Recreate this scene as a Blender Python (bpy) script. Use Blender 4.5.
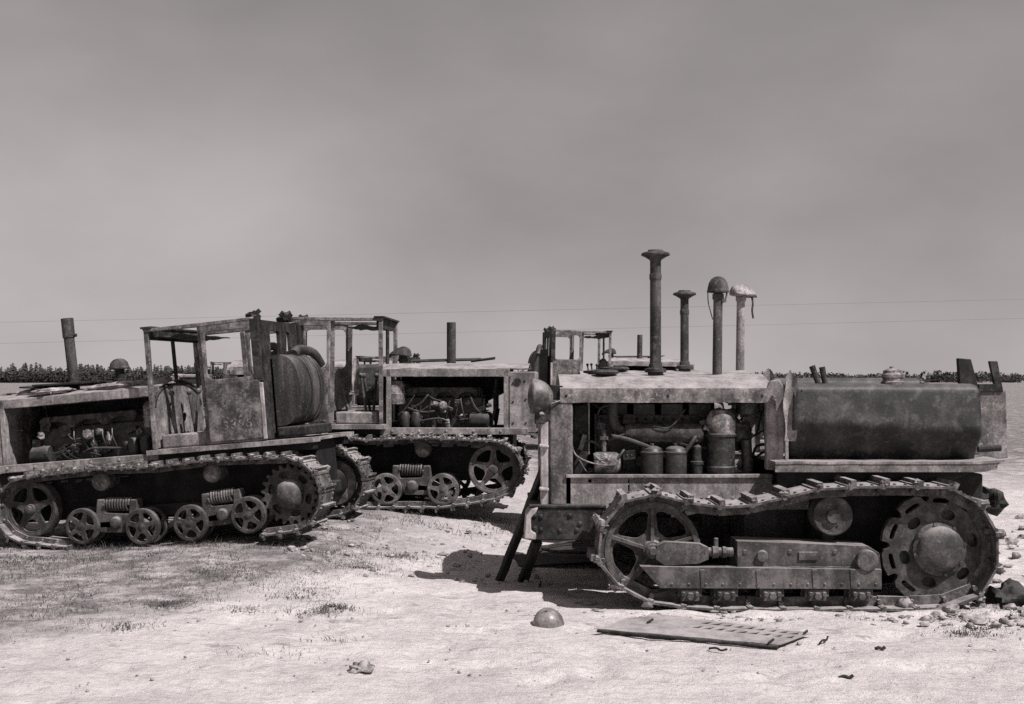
import bpy, math, random
import numpy as np
from mathutils import Vector, Matrix, Euler
from mathutils.geometry import tessellate_polygon
from mathutils import noise as mnoise

random.seed(7)
R = math.radians
PI = math.pi
for o in list(bpy.data.objects):
    bpy.data.objects.remove(o)
SC = bpy.context.scene
COL = SC.collection

# ------------------------------------------------------------------ camera
F = 1250.0            # focal length in pixels at 1024 wide
EYE = 1.94            # eye height
HOR = 378.0           # image row of the horizon
cd = bpy.data.cameras.new("camera")
cam = bpy.data.objects.new("camera", cd)
COL.objects.link(cam)
cam.location = (0, 0, EYE)
cam.rotation_euler = (R(90), 0, 0)
cd.sensor_width = 36.0
cd.lens = 36.0 * F / 1024.0
cd.shift_y = (HOR - 352.0) / 1024.0
cd.clip_start = 0.1
cd.clip_end = 9000
SC.camera = cam

# ------------------------------------------------------------------ light
SUN = Vector((0.60, -0.53, 1.0)).normalized()      # towards the sun
SUN_EL = math.asin(SUN.z)
SUN_AZ = math.atan2(SUN.x, SUN.y)                   # clockwise from +Y
W = bpy.data.worlds.new("World")
SC.world = W
W.use_nodes = True
nt = W.node_tree
nt.nodes.clear()
def N(tree, t, **kw):
    n = tree.nodes.new(t)
    for k, v in kw.items():
        setattr(n, k, v)
    return n
out = N(nt, 'ShaderNodeOutputWorld')
bg = N(nt, 'ShaderNodeBackground')
bg.inputs['Strength'].default_value = 0.088
sky = N(nt, 'ShaderNodeTexSky', sky_type='NISHITA', sun_disc=False)
sky.sun_elevation = SUN_EL
sky.sun_rotation = SUN_AZ
sky.air_density = 1.0
sky.dust_density = 1.0
stc = N(nt, 'ShaderNodeTexCoord')
sma = N(nt, 'ShaderNodeVectorMath', operation='MULTIPLY_ADD')
sma.inputs[1].default_value = (1, 1, 0.62)
sma.inputs[2].default_value = (0, 0, 0.13)     # keep the murky last degrees of the model sky below the horizon
nt.links.new(stc.outputs['Generated'], sma.inputs[0])
nt.links.new(sma.outputs[0], sky.inputs['Vector'])
bw = N(nt, 'ShaderNodeRGBToBW')
nt.links.new(sky.outputs[0], bw.inputs[0])
tc = N(nt, 'ShaderNodeTexCoord')
mp = N(nt, 'ShaderNodeMapping')
mp.inputs['Scale'].default_value = (1.5, 1.5, 3.0)
mp.inputs['Rotation'].default_value = (0, R(-24), 0)
nt.links.new(tc.outputs['Generated'], mp.inputs['Vector'])
cn = N(nt, 'ShaderNodeTexNoise')
cn.inputs['Scale'].default_value = 1.9
cn.inputs['Detail'].default_value = 7
cn.inputs['Roughness'].default_value = 0.5
nt.links.new(mp.outputs[0], cn.inputs['Vector'])
mr = N(nt, 'ShaderNodeMapRange')
mr.inputs['From Min'].default_value = 0.3
mr.inputs['From Max'].default_value = 0.75
mr.inputs['To Min'].default_value = 0.80
mr.inputs['To Max'].default_value = 1.26
nt.links.new(cn.outputs['Fac'], mr.inputs['Value'])
mu = N(nt, 'ShaderNodeMath', operation='MULTIPLY')
nt.links.new(bw.outputs[0], mu.inputs[0])
nt.links.new(mr.outputs[0], mu.inputs[1])
cc = N(nt, 'ShaderNodeVectorMath', operation='SCALE')
cc.inputs[0].default_value = (1.05, 0.97, 0.965)
nt.links.new(mu.outputs[0], cc.inputs['Scale'])
nt.links.new(cc.outputs[0], bg.inputs['Color'])
nt.links.new(bg.outputs[0], out.inputs['Surface'])

sl = bpy.data.lights.new("sun", 'SUN')
sl.energy = 5.0
sl.angle = R(0.5)
sl.color = (1.0, 0.985, 0.975)
so = bpy.data.objects.new("sun", sl)
COL.objects.link(so)
so.rotation_euler = SUN.to_track_quat('Z', 'Y').to_euler()
so.location = (8, -6, 20)

SC.view_settings.view_transform = 'Standard'
SC.view_settings.look = 'None'
SC.view_settings.exposure = 0.22
SC.view_settings.gamma = 1.0
SC.view_settings.use_curve_mapping = False
SC.render.engine = 'CYCLES'
SC.cycles.max_bounces = 6
SC.cycles.use_denoising = False

# ------------------------------------------------------------------ materials
K = 0.41     # all the metal is dark, weathered stuff
def tint(v):
    return (v * 1.06, v * 0.965, v * 0.96, 1.0)

def mat(name, a, b, c=None, scale=5.0, dust=0.0, dustv=0.36, rough=0.75, bump=0.25, spots=0.0, spotv=0.3,
        streak=1.0, spec=0.3, metal=0.0, fine=45.0, run=0.45, chips=0.45):
    """worn surface: a..b..c over two noises, dust settled on faces that look up, chips of another tone"""
    a, b, spotv = a*K*0.8, b*K, spotv*0.8
    c = c*K*1.3 if c is not None else None
    dustv = dustv*0.85
    m = bpy.data.materials.new(name)
    m.use_nodes = True
    t = m.node_tree
    t.nodes.clear()
    o = N(t, 'ShaderNodeOutputMaterial')
    p = N(t, 'ShaderNodeBsdfPrincipled')
    p.inputs['Roughness'].default_value = rough
    p.inputs['Metallic'].default_value = metal
    p.inputs['Specular IOR Level'].default_value = spec
    t.links.new(p.outputs[0], o.inputs['Surface'])
    tc = N(t, 'ShaderNodeTexCoord')
    oi = N(t, 'ShaderNodeObjectInfo')
    sc = N(t, 'ShaderNodeMath', operation='MULTIPLY')
    sc.inputs[1].default_value = 37.0
    t.links.new(oi.outputs['Random'], sc.inputs[0])
    ad = N(t, 'ShaderNodeVectorMath', operation='ADD')
    t.links.new(tc.outputs['Object'], ad.inputs[0])
    t.links.new(sc.outputs[0], ad.inputs[1])
    mp = N(t, 'ShaderNodeMapping')
    mp.inputs['Scale'].default_value = (1, 1, 1.0 / streak)
    t.links.new(ad.outputs[0], mp.inputs['Vector'])
    n1 = N(t, 'ShaderNodeTexNoise')
    n1.inputs['Scale'].default_value = scale
    n1.inputs['Detail'].default_value = 8
    n1.inputs['Roughness'].default_value = 0.62
    t.links.new(mp.outputs[0], n1.inputs['Vector'])
    n2 = N(t, 'ShaderNodeTexNoise')
    n2.inputs['Scale'].default_value = fine
    n2.inputs['Detail'].default_value = 6
    n2.inputs['Roughness'].default_value = 0.7
    t.links.new(ad.outputs[0], n2.inputs['Vector'])
    mixn = N(t, 'ShaderNodeMix', data_type='FLOAT')
    mixn.inputs[0].default_value = 0.33
    t.links.new(n1.outputs['Fac'], mixn.inputs[2])
    t.links.new(n2.outputs['Fac'], mixn.inputs[3])
    rp = N(t, 'ShaderNodeValToRGB')
    e = rp.color_ramp.elements
    e[0].position, e[0].color = 0.41, tint(a)
    e[1].position, e[1].color = 0.60, tint(c if c is not None else b)
    if c is not None:
        k = e.new(0.5)
        k.color = tint(b)
    t.links.new(mixn.outputs[0], rp.inputs[0])
    col = rp.outputs[0]
    if spots > 0:
        n3 = N(t, 'ShaderNodeTexNoise')
        n3.inputs['Scale'].default_value = scale * 2.3
        n3.inputs['Detail'].default_value = 9
        n3.inputs['Roughness'].default_value = 0.72
        t.links.new(ad.outputs[0], n3.inputs['Vector'])
        r3 = N(t, 'ShaderNodeMapRange')
        r3.inputs['From Min'].default_value = 0.53
        r3.inputs['From Max'].default_value = 0.60
        r3.inputs['To Max'].default_value = spots
        t.links.new(n3.outputs['Fac'], r3.inputs['Value'])
        mx = N(t, 'ShaderNodeMix', data_type='RGBA')
        t.links.new(r3.outputs[0], mx.inputs[0])
        t.links.new(col, mx.inputs[6])
        mx.inputs[7].default_value = tint(spotv)
        col = mx.outputs[2]
    if run > 0:      # dark runs of rust and oil down upright faces
        mpr = N(t, 'ShaderNodeMapping')
        mpr.inputs['Scale'].default_value = (13, 13, 1.3)
        t.links.new(ad.outputs[0], mpr.inputs['Vector'])
        nr = N(t, 'ShaderNodeTexNoise')
        nr.inputs['Scale'].default_value = 1.0
        nr.inputs['Detail'].default_value = 6
        nr.inputs['Roughness'].default_value = 0.65
        t.links.new(mpr.outputs[0], nr.inputs['Vector'])
        rr = N(t, 'ShaderNodeMapRange')
        rr.inputs['From Min'].default_value = 0.5
        rr.inputs['From Max'].default_value = 0.64
        rr.inputs['To Max'].default_value = run
        t.links.new(nr.outputs['Fac'], rr.inputs['Value'])
        mx = N(t, 'ShaderNodeMix', data_type='RGBA')
        t.links.new(rr.outputs[0], mx.inputs[0])
        t.links.new(col, mx.inputs[6])
        mx.inputs[7].default_value = tint(a*0.55)
        col = mx.outputs[2]
    if chips > 0:    # small flakes where the paint or scale has come away
        nc = N(t, 'ShaderNodeTexNoise')
        nc.inputs['Scale'].default_value = 24
        nc.inputs['Detail'].default_value = 5
        nc.inputs['Roughness'].default_value = 0.75
        nc.inputs['Distortion'].default_value = 0.6
        t.links.new(ad.outputs[0], nc.inputs['Vector'])
        rc = N(t, 'ShaderNodeMapRange')
        rc.inputs['From Min'].default_value = 0.60
        rc.inputs['From Max'].default_value = 0.66
        rc.inputs['To Max'].default_value = chips
        t.links.new(nc.outputs['Fac'], rc.inputs['Value'])
        mx = N(t, 'ShaderNodeMix', data_type='RGBA')
        t.links.new(rc.outputs[0], mx.inputs[0])
        t.links.new(col, mx.inputs[6])
        mx.inputs[7].default_value = tint(min(0.5, (c if c is not None else b)*1.9))
        col = mx.outputs[2]
    if dust > 0:
        g = N(t, 'ShaderNodeNewGeometry')
        sx = N(t, 'ShaderNodeSeparateXYZ')
        t.links.new(g.outputs['Normal'], sx.inputs[0])
        r4 = N(t, 'ShaderNodeMapRange')
        r4.inputs['From Min'].default_value = 0.35
        r4.inputs['From Max'].default_value = 0.95
        t.links.new(sx.outputs['Z'], r4.inputs['Value'])
        r5 = N(t, 'ShaderNodeMapRange')
        r5.inputs['From Min'].default_value = 0.35
        r5.inputs['From Max'].default_value = 0.6
        r5.inputs['To Min'].default_value = 0.35
        t.links.new(mixn.outputs[0], r5.inputs['Value'])
        m4 = N(t, 'ShaderNodeMath', operation='MULTIPLY')
        t.links.new(r4.outputs[0], m4.inputs[0])
        t.links.new(r5.outputs[0], m4.inputs[1])
        m5 = N(t, 'ShaderNodeMath', operation='MULTIPLY')
        m5.inputs[1].default_value = dust
        t.links.new(m4.outputs[0], m5.inputs[0])
        mx = N(t, 'ShaderNodeMix', data_type='RGBA')
        t.links.new(m5.outputs[0], mx.inputs[0])
        t.links.new(col, mx.inputs[6])
        mx.inputs[7].default_value = tint(dustv)
        col = mx.outputs[2]
    t.links.new(col, p.inputs['Base Color'])
    if bump > 0:
        b = N(t, 'ShaderNodeBump')
        b.inputs['Strength'].default_value = bump
        b.inputs['Distance'].default_value = 0.012
        t.links.new(mixn.outputs[0], b.inputs['Height'])
        t.links.new(b.outputs[0], p.inputs['Normal'])
    return m

M = {}
M['hood']   = mat('worn_hood_paint', 0.15, 0.32, 0.5, scale=6, dust=0.75, dustv=0.40, spots=0.5, spotv=0.1, bump=0.4)
M['sill']   = mat('pale_frame_paint', 0.26, 0.46, 0.6, scale=4, dust=0.5, dustv=0.42, spots=0.5, spotv=0.12, bump=0.3)
M['panel']  = mat('peeled_cab_paint', 0.15, 0.30, 0.5, scale=4.5, dust=0.3, spots=0.55, spotv=0.09, bump=0.35, streak=1.6)
M['door']   = mat('mottled_cab_panel', 0.08, 0.17, 0.36, scale=5.5, dust=0.3, spots=0.5, spotv=0.3, bump=0.35)
M['post']   = mat('grey_cab_frame', 0.15, 0.29, 0.46, scale=7, dust=0.3, spots=0.4, spotv=0.06, bump=0.3)
M['pale']   = mat('bare_pale_metal', 0.5, 0.75, 0.8, scale=6, dust=0.2, spots=0.5, spotv=0.16, bump=0.25, streak=2)
M['burnt']  = mat('burnt_metal', 0.018, 0.035, 0.07, scale=6, dust=0.15, spots=0.3, spotv=0.12, bump=0.4)
M['track']  = mat('dusty_track_steel', 0.09, 0.17, 0.27, scale=9, dust=0.85, dustv=0.44, spots=0.4, spotv=0.05, bump=0.6)
M['frame']  = mat('rusted_frame_steel', 0.08, 0.135, 0.22, scale=5, dust=0.7, dustv=0.38, spots=0.4, spotv=0.06, bump=0.4)
M['wheel']  = mat('rusted_wheel_iron', 0.13, 0.22, 0.34, scale=8, dust=0.4, dustv=0.34, spots=0.4, spotv=0.05, bump=0.4, rough=0.6)
M['darkw']  = mat('dark_wheel_iron', 0.06, 0.10, 0.16, scale=8, dust=0.4, dustv=0.3, spots=0.4, spotv=0.04, bump=0.4, rough=0.6)
M['engine'] = mat('oily_engine_iron', 0.018, 0.035, 0.07, scale=9, dust=0.5, dustv=0.22, spots=0.35, spotv=0.16, bump=0.5, rough=0.55, spec=0.5)
M['bright'] = mat('scuffed_sunlit_engine_metal', 0.08, 0.26, 0.62, scale=8, dust=0.3, spots=0.5, spotv=0.06, bump=0.4, rough=0.5, spec=0.5)  # lightest tone raised to stand in for sun on the cleaner bowl
M['filter'] = mat('dull_filter_metal', 0.028, 0.05, 0.09, scale=6, dust=0.4, bump=0.2, rough=0.5, spec=0.5)
M['belly']  = mat('black_grease_and_shade', 0.012, 0.02, 0.04, scale=5, dust=0.3, dustv=0.15, bump=0.3)  # greasy undersides, and the added plates whose black stands in for shade
M['pipe']   = mat('scorched_pipe', 0.05, 0.085, 0.13, scale=9, spots=0.45, spotv=0.17, bump=0.3, streak=3, rough=0.8)
M['cleaner'] = mat('scaly_pipe', 0.09, 0.16, 0.26, scale=9, spots=0.5, spotv=0.06, bump=0.4, streak=3)
M['palepipe'] = mat('pale_scaly_pipe', 0.35, 0.6, 0.8, scale=9, spots=0.5, spotv=0.12, bump=0.4, streak=3)
M['tank']   = mat('sooty_tank_steel', 0.014, 0.03, 0.08, scale=4, dust=0.4, dustv=0.25, spots=0.3, spotv=0.16, bump=0.35, rough=0.55, spec=0.4, streak=1.5)
M['tankb']  = mat('scorched_round_tank', 0.025, 0.07, 0.18, scale=5, dust=0.3, dustv=0.3, spots=0.3, spotv=0.03, bump=0.25, rough=0.55, spec=0.4, streak=6)
M['lamp']   = mat('dull_lamp_shell', 0.09, 0.16, 0.28, scale=6, dust=0.4, bump=0.2, rough=0.5, spec=0.4)
M['radi']   = mat('grimy_radiator_paint', 0.07, 0.15, 0.30, scale=6, dust=0.3, spots=0.5, spotv=0.06, bump=0.35, streak=2)
M['lens']   = mat('dirty_lamp_glass', 0.10, 0.16, 0.22, scale=8, bump=0.05, rough=0.25, spec=0.6)
M['wire']   = mat('bare_wire', 0.35, 0.5, 0.55, scale=20, bump=0, rough=0.5, run=0, chips=0)
M['cable']  = mat('black_cable', 0.02, 0.03, 0.04, scale=20, bump=0, rough=0.6)
M['wood']   = mat('dark_weathered_wood', 0.03, 0.055, 0.10, scale=10, bump=0.5, streak=5)
M['chalk']  = mat('chalk_marking', 0.10, 0.28, 0.5, scale=22, bump=0.0, rough=0.9)
M['sheet']  = mat('sandy_steel_sheet', 0.3, 0.45, 0.6, scale=5, dust=0.7, dustv=0.40, spots=0.3, spotv=0.16, bump=0.4)
M['bowl']   = mat('grey_lamp_shell', 0.28, 0.4, 0.55, scale=6, dust=0.25, bump=0.12, rough=0.4, spec=0.5)
M['stone']  = mat('grey_stone', 0.3, 0.5, 0.7, scale=7, dust=0.4, dustv=0.4, bump=0.8)
M['dirt']   = mat('heaped_dirt', 0.4, 0.6, 0.8, scale=9, bump=1.0)
M['grass']  = mat('dry_grass', 0.07, 0.15, 0.3, scale=2, bump=0, rough=0.9, run=0, chips=0)
M['leaf']   = mat('conifer_needles', 0.05, 0.09, 0.14, scale=0.6, bump=0, rough=0.9, run=0, chips=0)
M['rag']    = mat('crumpled_rag', 0.3, 0.5, 0.7, scale=12, bump=0.8)

# ------------------------------------------------------------------ mesh helpers
class MB:
    def __init__(s):
        s.v, s.f = [], []
    def add(s, vs, fs, mtx=None):
        b = len(s.v)
        s.v += [tuple(mtx @ Vector(p)) if mtx is not None else tuple(p) for p in vs]
        s.f += [tuple(i + b for i in f) for f in fs]
        return s
    def box(s, x0, x1, y0, y1, z0, z1, mtx=None):
        vs = [(x0,y0,z0),(x1,y0,z0),(x1,y1,z0),(x0,y1,z0),(x0,y0,z1),(x1,y0,z1),(x1,y1,z1),(x0,y1,z1)]
        return s.add(vs, [(0,3,2,1),(4,5,6,7),(0,1,5,4),(1,2,6,5),(2,3,7,6),(3,0,4,7)], mtx)
    def boxc(s, c, d, rot=(0,0,0)):
        m = Matrix.Translation(c) @ Euler(rot).to_matrix().to_4x4()
        return s.box(-d[0]/2, d[0]/2, -d[1]/2, d[1]/2, -d[2]/2, d[2]/2, m)
    def lathe(s, prof, origin, axis=(0,0,1), seg=24, closed=False):
        """prof = [(radius, height)...]; closed joins the last ring to the first"""
        m = Matrix.Translation(origin) @ Vector(axis).to_track_quat('Z','Y').to_matrix().to_4x4()
        vs, fs, rings = [], [], []
        for r, h in prof:
            if r < 1e-5:
                rings.append([len(vs)]); vs.append((0,0,h))
            else:
                rings.append(list(range(len(vs), len(vs)+seg)))
                vs += [(r*math.cos(2*PI*k/seg), r*math.sin(2*PI*k/seg), h) for k in range(seg)]
        prs = list(zip(rings, rings[1:]))
        if closed: prs.append((rings[-1], rings[0]))
        for a, b in prs:
            for k in range(seg):
                k2 = (k+1) % seg
                if len(a) == 1 and len(b) == 1: continue
                if len(a) == 1: fs.append((a[0], b[k2], b[k])[::-1])
                elif len(b) == 1: fs.append((a[k], a[k2], b[0]))
                else: fs.append((a[k], a[k2], b[k2], b[k]))
        return s.add(vs, fs, m)
    def cyl(s, p0, p1, r0, r1=None, seg=16):
        p0, p1 = Vector(p0), Vector(p1)
        r1 = r0 if r1 is None else r1
        d = p1 - p0
        return s.lathe([(0,0),(r0,0),(r1,d.length),(0,d.length)], p0, d, seg)
    def tube(s, pts, r, seg=8, smooth=3):
        pts = [Vector(p) for p in pts]
        if smooth > 1 and len(pts) > 2:
            q = []
            for i in range(len(pts)-1):
                p0 = pts[max(i-1,0)]; p1 = pts[i]; p2 = pts[i+1]; p3 = pts[min(i+2,len(pts)-1)]
                for k in range(smooth):
                    t = k/smooth
                    q.append(0.5*((2*p1)+(p2-p0)*t+(2*p0-5*p1+4*p2-p3)*t*t+(3*p1-p0-3*p2+p3)*t**3))
            q.append(pts[-1]); pts = q
        n = len(pts); vs, fs = [], []
        up = None
        for i, p in enumerate(pts):
            d = (pts[min(i+1,n-1)] - pts[max(i-1,0)]).normalized()
            if up is None:
                up = d.orthogonal().normalized()
            up = (up - d*up.dot(d)).normalized()
            w = d.cross(up)
            rr = r[i*len(r)//n] if isinstance(r, (list,tuple)) else r
            vs += [p + rr*(math.cos(2*PI*k/seg)*up + math.sin(2*PI*k/seg)*w) for k in range(seg)]
        for i in range(n-1):
            for k in range(seg):
                k2 = (k+1)%seg
                fs.append((i*seg+k, i*seg+k2, (i+1)*seg+k2, (i+1)*seg+k))
        fs.append(tuple(range(seg))[::-1]); fs.append(tuple((n-1)*seg+k for k in range(seg)))
        return s.add(vs, fs)
    def plate(s, outer, holes, y0, y1, mtx=None):
        """polygon with holes in the XZ plane, thick from y0 to y1"""
        def area(l): return sum(l[i][0]*l[(i+1)%len(l)][1]-l[(i+1)%len(l)][0]*l[i][1] for i in range(len(l)))
        loops = [list(outer) if area(outer) > 0 else list(outer)[::-1]]
        loops += [list(h) if area(h) < 0 else list(h)[::-1] for h in holes]
        tri = tessellate_polygon([[Vector((p[0], p[1], 0)) for p in l] for l in loops])
        flat = [p for l in loops for p in l]
        n = len(flat)
        vs = [(p[0], y0, p[1]) for p in flat] + [(p[0], y1, p[1]) for p in flat]
        fs = []
        for a, b, c in tri:
            A, B, C = flat[a], flat[b], flat[c]
            ccw = (B[0]-A[0])*(C[1]-A[1])-(B[1]-A[1])*(C[0]-A[0]) > 0
            if not ccw: b, c = c, b
            fs.append((a, b, c)); fs.append((a+n, c+n, b+n))
        k = 0
        for l in loops:
            m = len(l)
            for i in range(m):
                i2 = (i+1) % m
                fs.append((k+i2, k+i, k+i+n, k+i2+n))
            k += m
        return s.add(vs, fs, mtx)
    def grid(s, nu, nv, fn, th):
        """dented sheet: fn(u,v)->point, shell th thick below"""
        vs = []
        for j in range(nv+1):
            for i in range(nu+1):
                vs.append(Vector(fn(i/nu, j/nv)))
        n = len(vs)
        vs = vs + [v - Vector(th) for v in vs]
        q = lambda i, j: j*(nu+1)+i
        fs = []
        for j in range(nv):
            for i in range(nu):
                fs.append((q(i,j), q(i+1,j), q(i+1,j+1), q(i,j+1)))
                fs.append((q(i,j)+n, q(i,j+1)+n, q(i+1,j+1)+n, q(i+1,j)+n))
        for i in range(nu):
            fs.append((q(i+1,0), q(i,0), q(i,0)+n, q(i+1,0)+n))
            fs.append((q(i,nv), q(i+1,nv), q(i+1,nv)+n, q(i,nv)+n))
        for j in range(nv):
            fs.append((q(0,j), q(0,j+1), q(0,j+1)+n, q(0,j)+n))
            fs.append((q(nu,j+1), q(nu,j), q(nu,j)+n, q(nu,j+1)+n))
        return s.add(vs, fs)
    def blob(s, c, r, rough=0.3, seed=0, seg=14, rings=9):
        vs, fs = [], []
        for j in range(rings+1):
            a = PI*j/rings
            for i in range(seg):
                b = 2*PI*i/seg
                d = Vector((math.sin(a)*math.cos(b), math.sin(a)*math.sin(b), math.cos(a)))
                k = 1 + rough*mnoise.noise(d*1.7+Vector((seed*3.1,seed*1.7,seed)))+0.4*rough*mnoise.noise(d*5+Vector((seed,0,0)))
                vs.append((c[0]+d.x*r[0]*k, c[1]+d.y*r[1]*k, c[2]+d.z*r[2]*k))
        for j in range(rings):
            for i in range(seg):
                i2 = (i+1)%seg
                fs.append((j*seg+i, (j+1)*seg+i, (j+1)*seg+i2, j*seg+i2))
        return s.add(vs, fs)

def mesh_of(name, mb, m, ang=32):
    me = bpy.data.meshes.new(name)
    me.from_pydata(mb.v, [], mb.f)
    me.validate()
    me.materials.append(m)
    me.shade_smooth()
    me.set_sharp_from_angle(angle=R(ang))
    return me

SPLIT = {'control_lever','roof_lug','dirt_heap','tow_hitch','fuel_pump','side_rail','cab_floor','fender_skirt','bay_frame','tank_strap',
         'bent_tab','fuel_line','loose_hood_flap','loose_wire','dangling_strap','water_pump','generator','tank_seam','seat_box','bent_horn','lamp_bracket'}
def islands(mb, pad=0.004):
    """the separate pieces of a mesh: connected faces, pieces whose boxes touch kept together"""
    par = list(range(len(mb.v)))
    def find(i):
        while par[i] != i:
            par[i] = par[par[i]]; i = par[i]
        return i
    for f in mb.f:
        r = find(f[0])
        for i in f[1:]: par[find(i)] = r
    comp = {}
    for i in range(len(mb.v)): comp.setdefault(find(i), []).append(i)
    boxes = []
    for c, idx in comp.items():
        xs = [mb.v[i] for i in idx]
        boxes.append([{c}, [min(p[k] for p in xs)-pad for k in range(3)], [max(p[k] for p in xs)+pad for k in range(3)]])
    merged = True
    while merged:
        merged = False
        for a in range(len(boxes)):
            for b in range(a+1, len(boxes)):
                A, B = boxes[a], boxes[b]
                if all(A[1][k] <= B[2][k] and B[1][k] <= A[2][k] for k in range(3)):
                    boxes[a] = [A[0]|B[0], [min(A[1][k],B[1][k]) for k in range(3)], [max(A[2][k],B[2][k]) for k in range(3)]]
                    boxes.pop(b); merged = True; break
            if merged: break
    outl = []
    for cs, _, _ in boxes:
        n = MB(); mp_ = {}
        for f in mb.f:
            if find(f[0]) in cs:
                for i in f:
                    if i not in mp_: mp_[i] = len(n.v); n.v.append(mb.v[i])
                n.f.append(tuple(mp_[i] for i in f))
        if n.f: outl.append(n)
    return outl

def obj(name, mb, m, parent=None, bevel=0.0, label=None, loc=None, ang=32):
    if name in SPLIT:
        pcs = islands(mb)
        if len(pcs) > 1:
            os_ = [obj_one(name, q, m, parent, bevel, label, loc, ang) for q in pcs]
            return os_[0]
    return obj_one(name, mb, m, parent, bevel, label, loc, ang)

def obj_one(name, mb, m, parent=None, bevel=0.0, label=None, loc=None, ang=32):
    o = bpy.data.objects.new(name, mesh_of(name, mb, m, ang))
    COL.objects.link(o)
    if parent is not None: o.parent = parent
    if loc is not None: o.location = loc
    if label: o['label'] = label
    if bevel > 0:
        b = o.modifiers.new('edge', 'BEVEL')
        b.width = bevel; b.segments = 2; b.limit_method = 'ANGLE'; b.angle_limit = R(40)
        b.use_clamp_overlap = True
    return o

def tag(o, label=None, cat=None, group=None, kind=None):
    if label: o['label'] = label
    if cat: o['category'] = cat
    if group: o['group'] = group
    if kind: o['kind'] = kind
    return o

def empty(name, loc, rot=(0,0,0)):
    o = bpy.data.objects.new(name, None)
    COL.objects.link(o)
    o.location = loc; o.rotation_euler = rot
    o.empty_display_size = 0.2
    return o

KIDS = {}
def copy_tree(o, parent=None, skip=()):
    c = o.copy(); COL.objects.link(c)
    if parent is not None: c.parent = parent
    for ch in [x for x in COL.objects if x.parent == o]:
        if ch.name.split('.')[0] in skip: continue
        copy_tree(ch, c, skip)
    return c

def dup(o, loc):
    """the same part again on the other side, with its sub-parts"""
    c = copy_tree(o, o.parent)
    c.location = loc
    return c

def circle(cx, cz, r, n=32, a0=0.0):
    return [(cx + r*math.cos(a0+2*PI*k/n), cz + r*math.sin(a0+2*PI*k/n)) for k in range(n)]

def rrect(x0, x1, z0, z1, r, n=5):
    p = []
    for cx, cz, a in ((x1-r,z0+r,-PI/2),(x1-r,z1-r,0),(x0+r,z1-r,PI/2),(x0+r,z0+r,PI)):
        p += [(cx+r*math.cos(a+PI/2*k/n), cz+r*math.sin(a+PI/2*k/n)) for k in range(n+1)]
    return p

def window_hole(cx, cz, r1, r2, th, half, n=28, pw=0.55, taper=0.25):
    """rounded opening between two spokes, in polar coordinates"""
    p = []
    for k in range(n):
        a = 2*PI*k/n
        ca, sa = math.cos(a), math.sin(a)
        ca = math.copysign(abs(ca)**pw, ca); sa = math.copysign(abs(sa)**pw, sa)
        r = (r1+r2)/2 + (r2-r1)/2*ca
        hw = half*(1 + taper*ca)
        t = th + hw*sa
        p.append((cx+r*math.cos(t), cz+r*math.sin(t)))
    return p

def spoked(mb, cx, cz, y, ro, w, r1, r2, n, half, a0, rim=0.04, hub=0.06, hubw=0.05, taper=0.25, side=1, ribs=False):
    """cast wheel: rim ring, a web with n rounded openings, hub. y = centre, side = towards the outer face"""
    mb.lathe([(ro-rim,-w/2),(ro-0.006,-w/2),(ro,-w/2+0.008),(ro,w/2-0.008),(ro-0.006,w/2),(ro-rim,w/2)], (cx,y,cz), (0,1,0), 56, closed=True)
    holes = [window_hole(cx, cz, r1, r2, a0+2*PI*k/n, half, taper=taper) for k in range(n)]
    yo = y + side*w*0.18
    mb.plate(circle(cx, cz, ro-rim*0.6, 56), holes, min(yo, yo+side*0.025), max(yo, yo+side*0.025))
    mb.lathe([(0,-hubw),(hub*1.25,-hubw),(hub*1.2,hubw*0.3),(hub,hubw),(hub*0.55,hubw*1.05),(hub*0.5,hubw*1.25),(0,hubw*1.25)], (cx,yo,cz), (0,side,0), 24)
    if ribs:
        for k in range(n):
            a = a0 + 2*PI*(k+0.5)/n
            rm = (hub+ro-rim)/2; ln = ro-rim-hub
            m = Matrix.Translation((cx+rm*math.cos(a), yo+side*0.035, cz+rm*math.sin(a))) @ Matrix.Rotation(-a, 4, 'Y')
            mb.box(-ln/2, ln/2, -0.022, 0.022, -0.014, 0.014, m)

def catmull_closed(pts, k=8):
    n = len(pts); q = []
    for i in range(n):
        p0, p1, p2, p3 = (Vector(pts[(i+d) % n]) for d in (-1,0,1,2))
        for j in range(k):
            t = j/k
            q.append(0.5*((2*p1)+(p2-p0)*t+(2*p0-5*p1+4*p2-p3)*t*t+(3*p1-p0-3*p2+p3)*t**3))
    return q

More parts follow.
